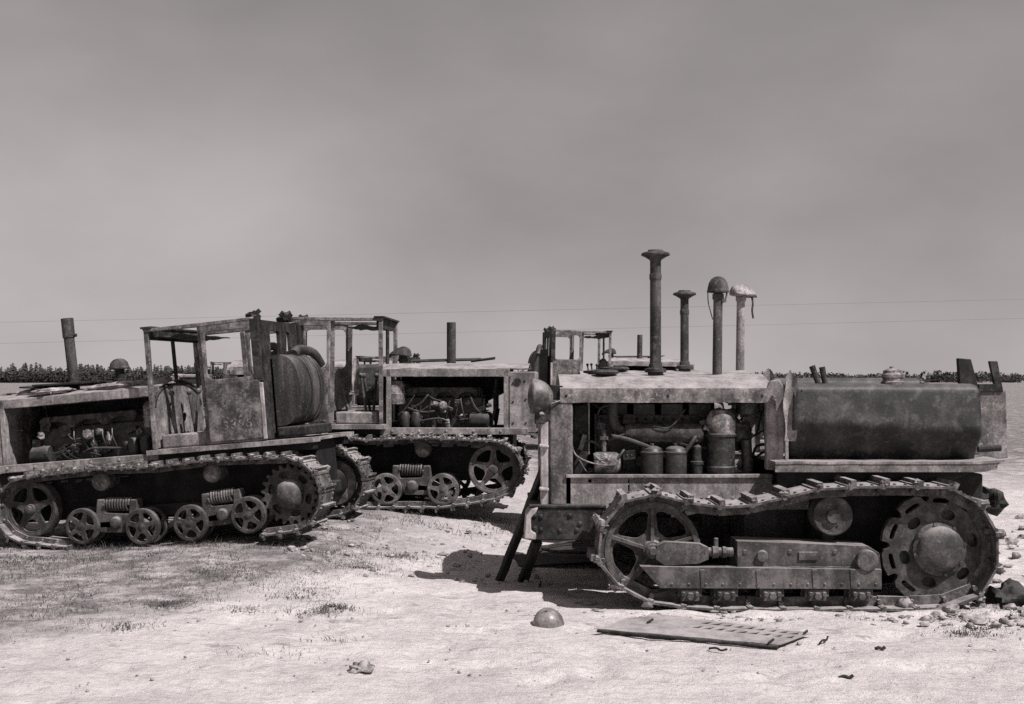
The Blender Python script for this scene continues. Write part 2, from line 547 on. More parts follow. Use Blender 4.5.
def track(path, pitch, w, yc, grouser=0.05, link=0.06, seed=1, thick=0.02, gfrac=0.12, skip=None):
    """closed run of shoes along path (list of (x,z)); each shoe plate + grouser + link bodies + bolts"""
    rnd = random.Random(seed)
    P = [Vector(p) for p in path]
    n = len(P)
    ar = sum(P[i].x*P[(i+1)%n].y-P[(i+1)%n].x*P[i].y for i in range(n))
    if ar < 0: P = P[::-1]
    L = [0]
    for i in range(n): L.append(L[-1] + (P[(i+1)%n]-P[i]).length)
    tot = L[-1]; cnt = max(8, round(tot/pitch)); p = tot/cnt
    def at(s):
        s %= tot
        for i in range(n):
            if L[i+1] >= s:
                return P[i].lerp(P[(i+1)%n], (s-L[i])/max(L[i+1]-L[i],1e-9))
        return P[0]
    mb = MB()
    for k in range(cnt):
        a, b = at(k*p), at((k+1)*p)
        c = (a+b)/2; t = (b-a).normalized(); nn = Vector((t.y, -t.x))
        if skip and skip(c): continue
        ang = math.atan2(t.y, t.x) + rnd.uniform(-0.03, 0.03)
        # local frame: x along t, y width, z outward
        m = Matrix(((t.x, 0, nn.x, c.x), (0, 1, 0, yc+rnd.uniform(-0.006,0.006)), (t.y, 0, nn.y, c.y), (0,0,0,1)))
        m = m @ Matrix.Rotation(rnd.uniform(-0.04,0.04), 4, 'Y')
        h = p/2
        mb.box(-h*0.96, h*0.96, -w/2, w/2, 0, thick, m)
        mb.box(h*0.62, h*0.62+p*gfrac, -w/2, w/2, thick-0.002, thick+grouser*rnd.uniform(0.85,1.1), m)
        mb.box(-h*1.0, -h*0.8, -w/2*0.97, w/2*0.97, -0.012, thick*1.6, m)
        for sy in (-1, 1):
            mb.box(-h*1.05, h*0.9, sy*w*0.17-0.022, sy*w*0.17+0.022, -link, 0.001, m)
            for bx in (-0.4, 0.25):
                mb.cyl(m @ Vector((bx*h, sy*w*0.40, thick)), m @ Vector((bx*h, sy*w*0.40, thick+0.014)), 0.014, seg=6)
        mb.cyl(m @ Vector((h, -w*0.30, -link*0.5)), m @ Vector((h, w*0.30, -link*0.5)), link*0.30, seg=8)
        for sy in (-1, 1):
            q = m @ Vector((h*(0.85+rnd.uniform(-.1,.1)), sy*w*(0.44+rnd.uniform(-.03,.03)), thick+grouser*0.3))
            r_ = grouser*rnd.uniform(0.55, 0.95)
            mb.blob(q, (r_, r_*0.9, r_*0.8), 0.8, rnd.randint(0, 999), 8, 5)
        # knuckle seen at the open end of each joint
        mb.cyl(m @ Vector((h*0.98, -w/2-0.004, thick*0.3)), m @ Vector((h*0.98, w/2+0.004, thick*0.3)), 0.021, seg=8)
    return mb

def hexbolt(mb, p, d, r=0.016, h=0.014):
    p = Vector(p); mb.cyl(p, p+Vector(d)*h, r, seg=6)

# pixel row / column at a known distance -> metres
def PX(px, Y): return (px-512.0)*Y/F
def PZ(py, Y): return EYE-(py-HOR)*Y/F

# ------------------------------------------------------------------ ground
CTRL = []   # (x, y, height, radius)
def ctl(x, y, h, r=0.9): CTRL.append((x, y, h, r))
for x in (-0.4, 0.6, 1.6, 2.6, 3.6, 4.6, 5.6):
    for y in (10.2, 11.4, 12.6):
        ctl(x, y, 0.0)
    for y in (13.7, 14.8, 15.9):
        ctl(x+0.6, y, 0.06)
for x in np.arange(-9, 10, 1.5):
    ctl(x, 8.9, 0.0, 1.0); ctl(x, 7.4, 0.0, 1.0); ctl(x, 5.5, 0.0, 1.4)
def line(x0, y0, x1, y1, h0, h1, n=5, r=0.8):
    for i in range(n):
        t = i/(n-1); ctl(x0+(x1-x0)*t, y0+(y1-y0)*t, h0+(h1-h0)*t, r)
# beneath the tractor on the mound and the one behind it
line(-2.1, 12.45, -3.2, 12.6, 0.45, 0.265, 4, 0.65); line(-3.7, 12.7, -5.6, 12.95, 0.205, 0.19, 5, 0.6)
line(-1.7, 13.9, -3.0, 14.1, 0.45, 0.27, 4, 0.5); line(-3.5, 14.15, -5.4, 14.4, 0.21, 0.20, 5, 0.6)
line(-2.9, 14.75, 0.4, 14.45, 0.475, 0.475, 8, 0.6); line(-2.9, 16.1, 0.5, 15.9, 0.44, 0.44, 8, 0.6)
for x in np.arange(-7, 0.2, 1.0):
    ctl(x, 11.5, 0.15-0.10*max(0,(x+2.2)/2.4), 0.8); ctl(x, 10.4, 0.05, 0.8)
ctl(-1.0, 12.5, 0.27, 0.7); ctl(-0.6, 13.3, 0.33, 0.7); ctl(0.1, 12.4, 0.12, 0.6); ctl(0.5, 13.4, 0.2, 0.6)
for x in np.arange(-12, 14, 2.2):
    ctl(x, 19.5, 0.3, 1.6); ctl(x, 26, 0.5, 2.4); ctl(x, 33, 0.35, 2.6)
for x in (7.0, 8.5, 10.5): 
    for y in (11, 13.5, 16): ctl(x, y, 0.12, 1.4)
CA = np.array(CTRL)
def ground_h(x, y):
    x = np.asarray(x, float); y = np.asarray(y, float)
    num = np.zeros_like(x)+0.02*0.12; den = np.zeros_like(x)+0.02
    for cx, cy, h, r in CTRL:
        w = np.exp(-((x-cx)**2+(y-cy)**2)/(2*r*r))
        num += w*h; den += w
    return num/den
def gh(x, y): return float(ground_h(np.array([x]), np.array([y]))[0])

def axis(lo, hi, step, far_lo, far_hi, g=1.22):
    a = list(np.arange(lo, hi+1e-6, step))
    d = step; v = a[-1]
    while v < far_hi: d *= g; v += d; a.append(v)
    d = step; v = a[0]; pre = []
    while v > far_lo: d *= g; v -= d; pre.append(v)
    return np.array(pre[::-1]+a)
gx = axis(-8.0, 8.0, 0.055, -4000, 4000)
gy = axis(6.5, 17.0, 0.055, -60, 6000)
GX, GY = np.meshgrid(gx, gy)
GZ = ground_h(GX, GY)
near = np.exp(-np.maximum(0, np.hypot(GX, GY-11)-9)/6)
fl = np.zeros_like(GZ)
it = np.nditer([GX, GY, near], flags=['multi_index'])
for X_, Y_, n_ in it:
    if n_ > 0.02:
        v = Vector((float(X_), float(Y_), 0.0))
        fl[it.multi_index] = n_*(0.024*mnoise.noise(v*1.4)+0.014*mnoise.noise(v*3.7)-0.016*max(0.0, abs(mnoise.noise(v*5.1+Vector((7,1,0))))*2-0.75)+0.008*mnoise.noise(v*9)+0.012*max(0, mnoise.noise(v*15)-0.25)+0.004*max(0, mnoise.noise(v*23)))
# soil banked against the near track, old ruts and scuffs in the open sand
bank = np.zeros_like(GZ)
it = np.nditer([GX, GY], flags=['multi_index'])
for X_, Y_ in it:
    x, y = float(X_), float(Y_)
    if not (-8 < x < 8 and 6.5 < y < 14): continue
    h = 0.0
    if 0.7 < x < 4.6 and 9.8 < y < 10.9:
        k = 0.45+0.9*mnoise.noise(Vector((x*3.2, 2, 0)))+0.35*max(0, x-3.0)
        h += 0.045*max(0, k)*math.exp(-((y-10.22)/0.085)**2)*min(1, (x-0.7)/0.4)
    for c0, sl_ in ((8.75, 0.05), (9.30, 0.05), (8.1, -0.10)):
        d = (y-c0-sl_*x+0.12*mnoise.noise(Vector((x*0.5, c0, 0))))/0.11
        if abs(d) < 3:
            worn = max(0, mnoise.noise(Vector((x*0.7, c0, 3)))+0.35)
            h += worn*(-0.020*math.exp(-d*d)*(0.7+0.5*math.sin(x*26))+0.010*math.exp(-(abs(d)-1.5)**2*3))
    sc_ = mnoise.noise(Vector((x*2.6, y*3.4, 11)))
    if sc_ > 0.34: h -= min(0.025, (sc_-0.34)*0.2)
    bank[it.multi_index] = h
GZ = GZ + fl + bank
nx_, ny_ = len(gx), len(gy)
gv = np.stack([GX.ravel(), GY.ravel(), GZ.ravel()], 1)
ii = np.arange((ny_-1)*(nx_-1)); jj, kk = ii//(nx_-1), ii % (nx_-1)
q0 = jj*nx_+kk
gf = np.stack([q0, q0+1, q0+1+nx_, q0+nx_], 1)
gme = bpy.data.meshes.new('ground')
gme.from_pydata(gv.tolist(), [], gf.tolist())
gme.shade_smooth()
ground = bpy.data.objects.new('ground', gme)
COL.objects.link(ground)
tag(ground, 'pale trodden sand with patches of thin dry grass', None, None, 'structure')
gm = bpy.data.materials.new('trodden_sand'); gm.use_nodes = True
t = gm.node_tree; t.nodes.clear()
o_ = N(t, 'ShaderNodeOutputMaterial'); p_ = N(t, 'ShaderNodeBsdfPrincipled')
p_.inputs['Roughness'].default_value = 0.95; p_.inputs['Specular IOR Level'].default_value = 0.1
t.links.new(p_.outputs[0], o_.inputs['Surface'])
g_ = N(t, 'ShaderNodeNewGeometry')
def noise_n(scale, det=8, rough=0.6, stretch=None, dist=0.0):
    n = N(t, 'ShaderNodeTexNoise'); n.inputs['Scale'].default_value = scale
    n.inputs['Detail'].default_value = det; n.inputs['Roughness'].default_value = rough
    n.inputs['Distortion'].default_value = dist
    if stretch:
        mm = N(t, 'ShaderNodeMapping'); mm.inputs['Scale'].default_value = stretch
        t.links.new(g_.outputs['Position'], mm.inputs['Vector']); t.links.new(mm.outputs[0], n.inputs['Vector'])
    else:
        t.links.new(g_.outputs['Position'], n.inputs['Vector'])
    return n.outputs['Fac']
def mrange(src, a, b, c=0.0, d=1.0):
    n = N(t, 'ShaderNodeMapRange'); n.inputs['From Min'].default_value = a; n.inputs['From Max'].default_value = b
    n.inputs['To Min'].default_value = c; n.inputs['To Max'].default_value = d
    t.links.new(src, n.inputs['Value']); return n.outputs[0]
def math_n(op, a, b):
    n = N(t, 'ShaderNodeMath', operation=op)
    for i, v in enumerate((a, b)):
        if isinstance(v, (int, float)): n.inputs[i].default_value = v
        else: t.links.new(v, n.inputs[i])
    return n.outputs[0]
def mixc(f, a, b):
    n = N(t, 'ShaderNodeMix', data_type='RGBA')
    if isinstance(f, float): n.inputs[0].default_value = f
    else: t.links.new(f, n.inputs[0])
    for i, v in ((6, a), (7, b)):
        if isinstance(v, tuple): n.inputs[i].default_value = v
        else: t.links.new(v, n.inputs[i])
    return n.outputs[2]
base = mixc(mrange(noise_n(1.1), 0.38, 0.62), tint(0.43), tint(0.58))
base = mixc(mrange(noise_n(26, 6, 0.7), 0.35, 0.7, 0.0, 0.55), base, tint(0.62))
base = mixc(mrange(noise_n(9, 7, 0.7, (1, 2.2, 1)), 0.50, 0.66, 0.0, 0.6), base, tint(0.27))
base = mixc(mrange(noise_n(90, 4, 0.8), 0.5, 0.75, 0.0, 0.25), base, tint(0.24))
base = mixc(mrange(noise_n(3.4, 8, 0.72, (1, 1.5, 1), 0.6), 0.53, 0.66, 0.0, 0.55), base, tint(0.31))
# grass-stained soil: stronger on the rise at the left, sparse elsewhere
sp = N(t, 'ShaderNodeSeparateXYZ'); t.links.new(g_.outputs['Position'], sp.inputs[0])
edge = math_n('ADD', math_n('MULTIPLY', sp.outputs['X'], -1.2), sp.outputs['Y'])
edge = math_n('ADD', edge, math_n('MULTIPLY', noise_n(1.3, 5), 2.0))
turf = mrange(edge, 14.2, 15.0)
leftm = mrange(sp.outputs['X'], -1.9, -0.7, 1.0, 0.3)
turf = math_n('MULTIPLY', turf, leftm)
far_ = mrange(sp.outputs['Y'], 17, 24)
turf = math_n('MAXIMUM', turf, math_n('MULTIPLY', far_, 1.25))
patch = mrange(noise_n(3.0, 10, 0.75, (1, 1.6, 1)), 0.38, 0.56)
tmask = math_n('MULTIPLY', turf, math_n('ADD', math_n('MULTIPLY', patch, 0.66), 0.26))
spars = mrange(noise_n(2.6, 10, 0.75, (1, 2.0, 1), 0.4), 0.56, 0.68, 0.0, 0.85)
tmask = math_n('MAXIMUM', tmask, math_n('MULTIPLY', spars, mrange(sp.outputs['Y'], 7.6, 9.6, 0.25, 1.0)))
blade = mixc(mrange(noise_n(55, 4, 0.7), 0.4, 0.65), tint(0.07), tint(0.20))
base = mixc(tmask, base, blade)
t.links.new(base, p_.inputs['Base Color'])
bm_ = N(t, 'ShaderNodeBump'); bm_.inputs['Strength'].default_value = 0.8; bm_.inputs['Distance'].default_value = 0.04
hgt = math_n('ADD', math_n('MULTIPLY', noise_n(14, 9, 0.7), 1.0), math_n('MULTIPLY', noise_n(60, 5, 0.7), 0.4))
t.links.new(hgt, bm_.inputs['Height']); t.links.new(bm_.outputs[0], p_.inputs['Normal'])
gme.materials.append(gm)

# ------------------------------------------------------------------ far wood
def woods():
    rnd = random.Random(3)
    mb = MB()
    def tree(x, y, h):
        w = h*rnd.uniform(0.24, 0.36)
        z0 = gh(x, min(y, 60))*0
        mb.cyl((x,y,z0-0.5), (x,y,z0+h*0.85), h*0.02, h*0.006, seg=4)
        k = rnd.randint(6, 9)
        for i in range(k):
            f = i/k
            r = w*(1-f)**0.8*rnd.uniform(0.75,1.2)+0.15
            z = z0+h*(0.08+0.9*f)
            nb = 7
            for b in range(nb):
                a = 2*PI*b/nb+rnd.uniform(-.4,.4)
                rr = r*rnd.uniform(0.7,1.25)
                d = Vector((math.cos(a), math.sin(a), 0)); s_ = Vector((-d.y, d.x, 0))
                tip = Vector((x,y,z-rr*0.25))+d*rr
                c0 = Vector((x,y,z+h*0.10))
                m1 = Vector((x,y,z))+d*rr*0.55+s_*rr*0.42
                m2 = Vector((x,y,z))+d*rr*0.55-s_*rr*0.42
                mb.add([c0, m1, tip, m2], [(0,1,2),(0,2,3)])
    def round_tree(x, y, h):
        w = h*rnd.uniform(0.45, 0.95)
        mb.cyl((x,y,-0.5), (x,y,h*0.6), h*0.03, h*0.015, seg=4)
        for k in range(64):
            d = Vector((rnd.gauss(0,1), rnd.gauss(0,1), rnd.gauss(0,1))).normalized()*rnd.uniform(0.5,1.0)**0.5
            p = Vector((x+d.x*w, y+d.y*w, h*0.56+d.z*h*0.46))
            r1 = Vector((rnd.gauss(0,1), rnd.gauss(0,1), rnd.gauss(0,1))).normalized()*h*rnd.uniform(0.06,0.15)
            r2 = Vector((rnd.gauss(0,1), rnd.gauss(0,1), rnd.gauss(0,1))).normalized()*h*rnd.uniform(0.06,0.15)
            mb.add([p-r1, p-r2, p+r1, p+r2], [(0,1,2,3)])
    for i in range(1100):
        x = rnd.uniform(-250, -40); y = rnd.uniform(470, 520)
        if rnd.random() < 0.8: tree(x, y, rnd.uniform(4.4, 7.4)*(1.0 if x < -110 else 0.85)*(1.0+0.45*mnoise.noise(Vector((x*0.05, 1, 0)))+0.3*mnoise.noise(Vector((x*0.17, 4, 0)))))
        else: round_tree(x, y, rnd.uniform(3.2, 4.8))
    for i in range(700):          # low growth that closes the wood below the tops
        x = rnd.uniform(-250, -40); y = rnd.uniform(466, 476)
        round_tree(x, y, rnd.uniform(2.6, 4.6)*(1.0+0.3*mnoise.noise(Vector((x*0.08, 7, 0)))))
    for i in range(640):
        x = rnd.uniform(-40, 250); y = rnd.uniform(480, 540)
        if mnoise.noise(Vector((x*0.045, 2, 0))) < -0.22 and rnd.random() < 0.8: continue
        hh = 3.6+1.7*mnoise.noise(Vector((x*0.03, 0, 0)))+1.5*mnoise.noise(Vector((x*0.11, 5, 0)))
        if rnd.random() < 0.25: tree(x, y, max(2.0, hh*rnd.uniform(0.8, 1.25)))
        else: round_tree(x, y, max(1.8, hh*rnd.uniform(0.75, 1.15)))
    o = obj('woods', mb, M['leaf'])
    tag(o, 'dark ragged conifer wood along the horizon behind the tractors', 'woods', None, 'stuff')
woods()

# ------------------------------------------------------------------ crawler without a cab (near one, right)
def big_crawler(name, origin, Yn=10.30, near_stack=True):
    root = empty(name, (0, 0, 0))
    OX, OY = 2.6, 11.49
    lx = lambda px, Y: PX(px, Y)-OX
    lz = lambda py, Y: PZ(py, Y)
    ly = lambda Y: Y-OY
    def p3(px, py, Y): return (lx(px,Y), ly(Y), lz(py,Y))
    def poly(pts, Y): return [(lx(a,Y), lz(b,Y)) for a, b in pts]
    FARD = 1.88                      # from the near track to the far one
    YT = 10.55                       # centre of the near track
    S = F/10.30
    # --- running gear, built for the near side and repeated on the far side
    sides = []
    raw = [(598,558),(601,535),(612,513),(632,499),(655,496),(690,504),(722,509),(752,507),(785,499),(818,491),(850,489),(885,488),(920,488),(952,490),
           (975,500),(991,520),(998,545),(996,570),(984,592),(962,604),(930,608),(880,609),(820,609),(760,609),(705,608),(668,605),(638,597),(615,582)]
    path = catmull_closed([(lx(a,10.30), lz(b,10.30)) for a, b in raw], 6)
    tr = obj('track', track(path, 0.272, 0.5, ly(YT), grouser=0.05, link=0.075, seed=4, gfrac=0.17), M['track'], root, 0.005)
    sides.append(tr)
    # front idler
    mb = MB()
    ix, iz = lx(653,10.4), lz(551,10.4)
    spoked(mb, ix, iz, ly(YT)-0.02, 0.405, 0.20, 0.15, 0.335, 5, 0.47, R(54), rim=0.05, hub=0.075, hubw=0.06, side=-1, ribs=True)
    idl = obj('idler_wheel', mb, M['frame'], root, 0.004)
    hb = MB(); hb.lathe([(0.06,0),(0.058,0.03),(0.035,0.04),(0.03,0.055),(0,0.055)], (ix, ly(YT)-0.135, iz), (0,-1,0), 18)
    for k in range(5): hexbolt(hb, (ix+0.045*math.cos(k*1.256), ly(YT)-0.163, iz+0.045*math.sin(k*1.256)), (0,-1,0), 0.009, 0.01)
    obj('hub_cap', hb, M['frame'], idl)
    sides.append(idl)
    # yoke and screw that tension the idler
    mb = MB()
    Yy = 10.40
    mb.plate(poly([(656,545),(664,541),(700,543),(708,547),(708,559),(698,563),(664,565),(655,559)], Yy), [], ly(10.36), ly(10.44))
    mb.cyl(p3(704,552,Yy), p3(733,552,Yy), 0.038)
    mb.lathe([(0,0),(0.055,0),(0.055,0.05),(0,0.05)], p3(712,552,Yy), (1,0,0), 6)
    mb.lathe([(0,0),(0.05,0),(0.05,0.035),(0,0.035)], p3(722,552,Yy), (1,0,0), 6)
    mb.cyl(p3(716,548,Yy), p3(716,538,Yy), 0.02, seg=8)
    sides.append(obj('track_adjuster', mb, M['frame'], root, 0.006))
    # track frame
    mb = MB()
    mb.plate(poly([(640,566),(881,569),(881,589),(660,588)], 10.35), [], ly(10.33), ly(10.47))
    mb.plate(poly([(737,541),(800,543),(868,546),(879,553),(881,569),(737,568)], 10.38), [], ly(10.37), ly(10.70))
    mb.box(lx(735,10.5), lx(885,10.5), ly(10.62), ly(10.80), lz(590,10.5), lz(555,10.5))
    for px in (745, 790, 835): hexbolt(mb, p3(px, 552, 10.37), (0,-1,0), 0.02, 0.012)
    for px in range(672, 880, 17): hexbolt(mb, p3(px, 584.5, 10.33), (0,-1,0), 0.011, 0.008)
    for px in (700, 756, 812, 850): mb.plate(poly([(px,569.5),(px+5,569.5),(px+4,588),(px+1,588)], 10.33), [], ly(10.322), ly(10.34))
    mb.tube([p3(742+k*6.4, 567.5+rr_, 10.366) for k, rr_ in enumerate([0.3*math.sin(q*2.1) for q in range(21)])], 0.008, 6, 1)
    mb.lathe([(0,0),(0.05,0),(0.045,0.03),(0.02,0.035),(0,0.035)], p3(762,556,10.37), (0,-1,0), 18)
    mb.boxc(p3(808,556,10.37), (0.16,0.03,0.07))
    tf = obj('track_frame', mb, M['frame'], root, 0.01)
    cb = MB(); cb.lathe([(0.09,0),(0.09,0.05),(0.082,0.06),(0.02,0.065),(0,0.065)], p3(866,560,10.37), (0,-1,0), 24)
    obj('end_cap', cb, M['wheel'], tf, 0.003)
    sides.append(tf)
    for px in (690, 726, 772, 817, 861):
        mb = MB()
        Y = YT
        c = (lx(px,10.36), ly(Y), lz(598,10.36))
        mb.lathe([(0,-0.09),(0.09,-0.09),(0.115,-0.08),(0.115,-0.045),(0.095,-0.03),(0.095,0.14),(0.115,0.155),(0.115,0.19),(0.105,0.2),(0,0.2)], c, (0,1,0), 26)
        ro = obj('track_roller', mb, M['engine'], root)
        kb = MB()
        kb.box(c[0]-0.10, c[0]+0.10, ly(10.36), ly(10.48), lz(597,10.35), lz(586,10.35))
        kb.box(c[0]-0.075, c[0]+0.075, ly(10.345), ly(10.36), lz(601,10.35), lz(590,10.35))
        kb.cyl((c[0], ly(10.345), lz(596,10.35)), (c[0], ly(10.315), lz(596,10.35)), 0.032, seg=6)
        for d in (-0.055, 0.055): kb.cyl((c[0]+d, ly(10.345), lz(594,10.35)), (c[0]+d, ly(10.32), lz(594,10.35)), 0.02, seg=6)
        obj('roller_bolt', kb, M['frame'], ro, 0.003)
        sides.append(ro)
    mb = MB()
    c = (lx(833,10.45), ly(YT), lz(516,10.45))
    mb.lathe([(0,-0.13),(0.055,-0.13),(0.06,-0.10),(0.13,-0.095),(0.155,-0.105),(0.165,-0.10),(0.165,-0.07),(0.12,-0.06),(0.12,0.06),(0.165,0.07),(0.165,0.1),(0,0.11)], c, (0,1,0), 32)
    for k in range(6): hexbolt(mb, (c[0]+0.085*math.cos(k*PI/3), ly(YT)-0.095, c[2]+0.085*math.sin(k*PI/3)), (0,-1,0), 0.013)
    cr = obj('carrier_roller', mb, M['darkw'], root)
    bb = MB(); bb.box(c[0]-0.05, c[0]+0.05, ly(YT)+0.06, ly(YT)+0.16, c[2]-0.26, c[2]+0.03)
    obj('roller_bracket', bb, M['belly'], cr, 0.01)
    sides.append(cr)
    # sprocket with cut rim, openings and a domed final-drive hub
    mb = MB()
    sx, sz = lx(939,10.45), lz(549,10.45)
    ol = []
    nseg = 10
    for k in range(nseg):
        a0 = 2*PI*k/nseg
        for f, rr in ((0.02,0.455),(0.16,0.478),(0.5,0.485),(0.78,0.478),(0.80,0.425),(0.90,0.405),(0.98,0.425)):
            a = a0+f*2*PI/nseg
            ol.append((sx+rr*math.cos(a), sz+rr*math.sin(a)))
    holes = [window_hole(sx, sz, 0.25, 0.335, 2*PI*k/6+0.25, 0.20, pw=0.8, taper=0) for k in range(6)]
    holes += [window_hole(sx, sz, 0.385, 0.425, 2*PI*(k+0.42)/nseg, 0.17, pw=0.6, taper=0) for k in range(nseg)]
    mb.plate(ol, holes, ly(10.46), ly(10.52))
    mb.lathe([(0,0),(0.33,0),(0.33,0.06),(0.2,0.2),(0,0.2)], (sx, ly(10.521), sz), (0,1,0), 40)
    sp_ = obj('sprocket', mb, M['darkw'], root, 0.008)
    mb = MB()
    mb.lathe([(0.222,0.0),(0.222,0.03),(0.195,0.042),(0.186,0.07),(0.165,0.093),(0.11,0.113),(0.05,0.12),(0.0,0.121)], (sx, ly(10.46), sz), (0,-1,0), 40)
    for k in range(8): hexbolt(mb, (sx+0.209*math.cos(k*PI/4+.2), ly(10.43), sz+0.209*math.sin(k*PI/4+.2)), (0,-1,0), 0.017, 0.02)
    obj('hub_dome', mb, M['frame'], sp_)
    sides.append(sp_)
    for s_ in list(sides):
        dup(s_, (0, FARD, 0))
    # --- body
    Yh, Yf = 10.93, 12.05           # near and far side of hood and frame
    mb = MB()
    mb.plate(poly([(566,476),(772,474),(772,510),(566,508)], Yh), [poly([(x0,479),(x0+1.6,479),(x0+1.6,494),(x0,494)], Yh) for x0 in (628,)] + [circle(lx(590,Yh), lz(481,Yh), 0.016, 10)], ly(Yh), ly(Yh)+0.04)
    mb.box(lx(566,Yh), lx(940,Yh), ly(Yh)+0.035, ly(Yh)+0.16, lz(510,Yh), lz(485,Yh))
    mb.box(lx(566,Yh), lx(772,Yh), ly(Yh)-0.03, ly(Yh)+0.03, lz(477.5,Yh), lz(474.5,Yh))
    obj('side_sill', mb, M['sill'], root, 0.006)
    mb = MB()
    mb.plate(poly([(566,476),(772,474),(772,510),(566,508)], Yh), [], ly(Yf)-0.04, ly(Yf))
    mb.box(lx(566,Yh), lx(940,Yh), ly(Yf)-0.16, ly(Yf)-0.035, lz(510,Yh), lz(485,Yh))
    obj('side_sill', mb, M['sill'], root, 0.006)
    # front cross beam with bolts
    mb = MB()
    yb = 10.88
    mb.box(lx(531,yb), lx(606,yb), ly(yb), ly(12.1), lz(540,yb), lz(508,yb))
    mb.box(lx(529,yb), lx(606,yb), ly(yb)-0.015, ly(12.1), lz(508,yb), lz(505,yb))
    for px, py in ((535,516),(535,529),(541,517),(541,530),(577,530),(580,524),(594,515),(597,530),(570,516),(560,531)):
        hexbolt(mb, p3(px,py,yb), (0,-1,0), 0.02, 0.016)
    fb = obj('front_beam', mb, M['burnt'], root, 0.008)
    mb = MB()
    mb.plate([(p[0], p[1]) for p in poly([(524,538),(526,515),(531,509),(538,507),(536,512),(531,517),(531,530),(536,533),(536,539)], 10.86)], [], ly(10.80), ly(11.3))
    obj('tow_bracket', mb, M['pale'], root, 0.01)
    # radiator column
    mb = MB()
    mb.box(lx(549,Yh), lx(573,Yh), ly(Yh), ly(Yf), lz(506,Yh), lz(400,Yh))
    rad = obj('radiator', mb, M['radi'], root, 0.02)
    mb = MB()
    mb.box(lx(574,Yh), lx(590,Yh), ly(Yh)+0.22, ly(Yf)-0.22, lz(500,Yh), lz(405,Yh))
    obj('fan_shroud', mb, M['burnt'], rad, 0.02)
    mb = MB()
    mb.box(lx(540.5,Yh), lx(548.5,Yh), ly(Yh)+0.01, ly(Yh)+0.10, lz(506,Yh), lz(418,Yh))
    for py in (446, 489): mb.boxc(p3(544,py,Yh-0.01), (0.085,0.05,0.03), (0,R(8),0))
    obj('guard_strip', mb, M['pale'], rad, 0.01)
    mb = MB()
    mb.box(lx(540.5,Yh), lx(548.5,Yh), ly(Yf)-0.10, ly(Yf)-0.01, lz(506,Yh), lz(418,Yh))
    obj('guard_strip', mb, M['pale'], rad, 0.01)
    mb = MB()
    for k in range(11):
        y = ly(Yh)+0.14+k*0.084
        mb.box(lx(544,Yh), lx(548,Yh), y-0.012, y+0.012, lz(500,Yh), lz(425,Yh))
    for py in (430,462,495): mb.box(lx(545,Yh), lx(547,Yh), ly(Yh)+0.1, ly(Yf)-0.1, lz(py+2,Yh), lz(py,Yh))
    obj('front_grille', mb, M['burnt'], rad)
    # hood: convex dented sheet with side flanges
    mb = MB()
    hx0, hx1 = lx(560,Yh), lx(772,Yh)
    ztop = lz(388.5,Yh)
    def hood(u, v):
        x = hx0+(hx1-hx0)*u
        y = ly(Yh)+(Yf-Yh)*v
        crown = 0.125*math.sin(PI*min(max(v,0),1))**0.75
        dent = 0.016*mnoise.noise(Vector((x*2.3, y*2.3, 1.0)))+0.006*mnoise.noise(Vector((x*8, y*8, 4)))
        return (x, y, ztop+crown+dent*math.sin(PI*v))
    mb.grid(44, 26, hood, (0,0,0.012))
    def flange(yy, sgn):
        def fn(u, v):
            x = hx0+(hx1-hx0)*u
            z = ztop+0.002-0.125*v
            return (x, yy+sgn*0.010*mnoise.noise(Vector((x*3,0,v*2)))-sgn*0.0, z+0.004*mnoise.noise(Vector((x*5,3,0)))*v)
        mb.grid(36, 4, fn, (0,sgn*-0.012,0))
    flange(ly(Yh), -1); flange(ly(Yf), 1)
    mb.grid(4, 14, lambda u, v: (hx0+0.002, ly(Yh)+(Yf-Yh)*v, ztop-0.125*u+0.12*(1-u)*math.sin(PI*v)**0.75), (-0.012,0,0))
    hd = obj('hood', mb, M['hood'], root, 0.0)
    for px in (566, 668, 762):
        hb = MB(); hb.cyl(p3(px,396,Yh-0.002), p3(px,396,Yh-0.016), 0.014, seg=8)
        obj('hood_bolt', hb, M['burnt'], hd)
    # filler neck on the hood front and a second low cap
    mb = MB()
    yc = 11.3
    zc = ztop+0.07
    mb.lathe([(0.045,-0.05),(0.045,0.045),(0.11,0.06),(0.12,0.075),(0.10,0.095),(0.03,0.1),(0,0.1)], (lx(606,yc), ly(yc), zc), (0,0,1), 22)
    obj('filler_neck', mb, M['pipe'], root)
    mb = MB()
    mb.lathe([(0.09,-0.05),(0.09,0.03),(0.14,0.04),(0.14,0.06),(0.02,0.075),(0,0.075)], (lx(598,11.8), ly(11.8), zc+0.03), (0,0,1), 22)
    obj('radiator_cap', mb, M['burnt'], root)
    return root, dict(lx=lx, lz=lz, ly=ly, p3=p3, poly=poly, ztop=ztop, Yh=Yh, Yf=Yf)

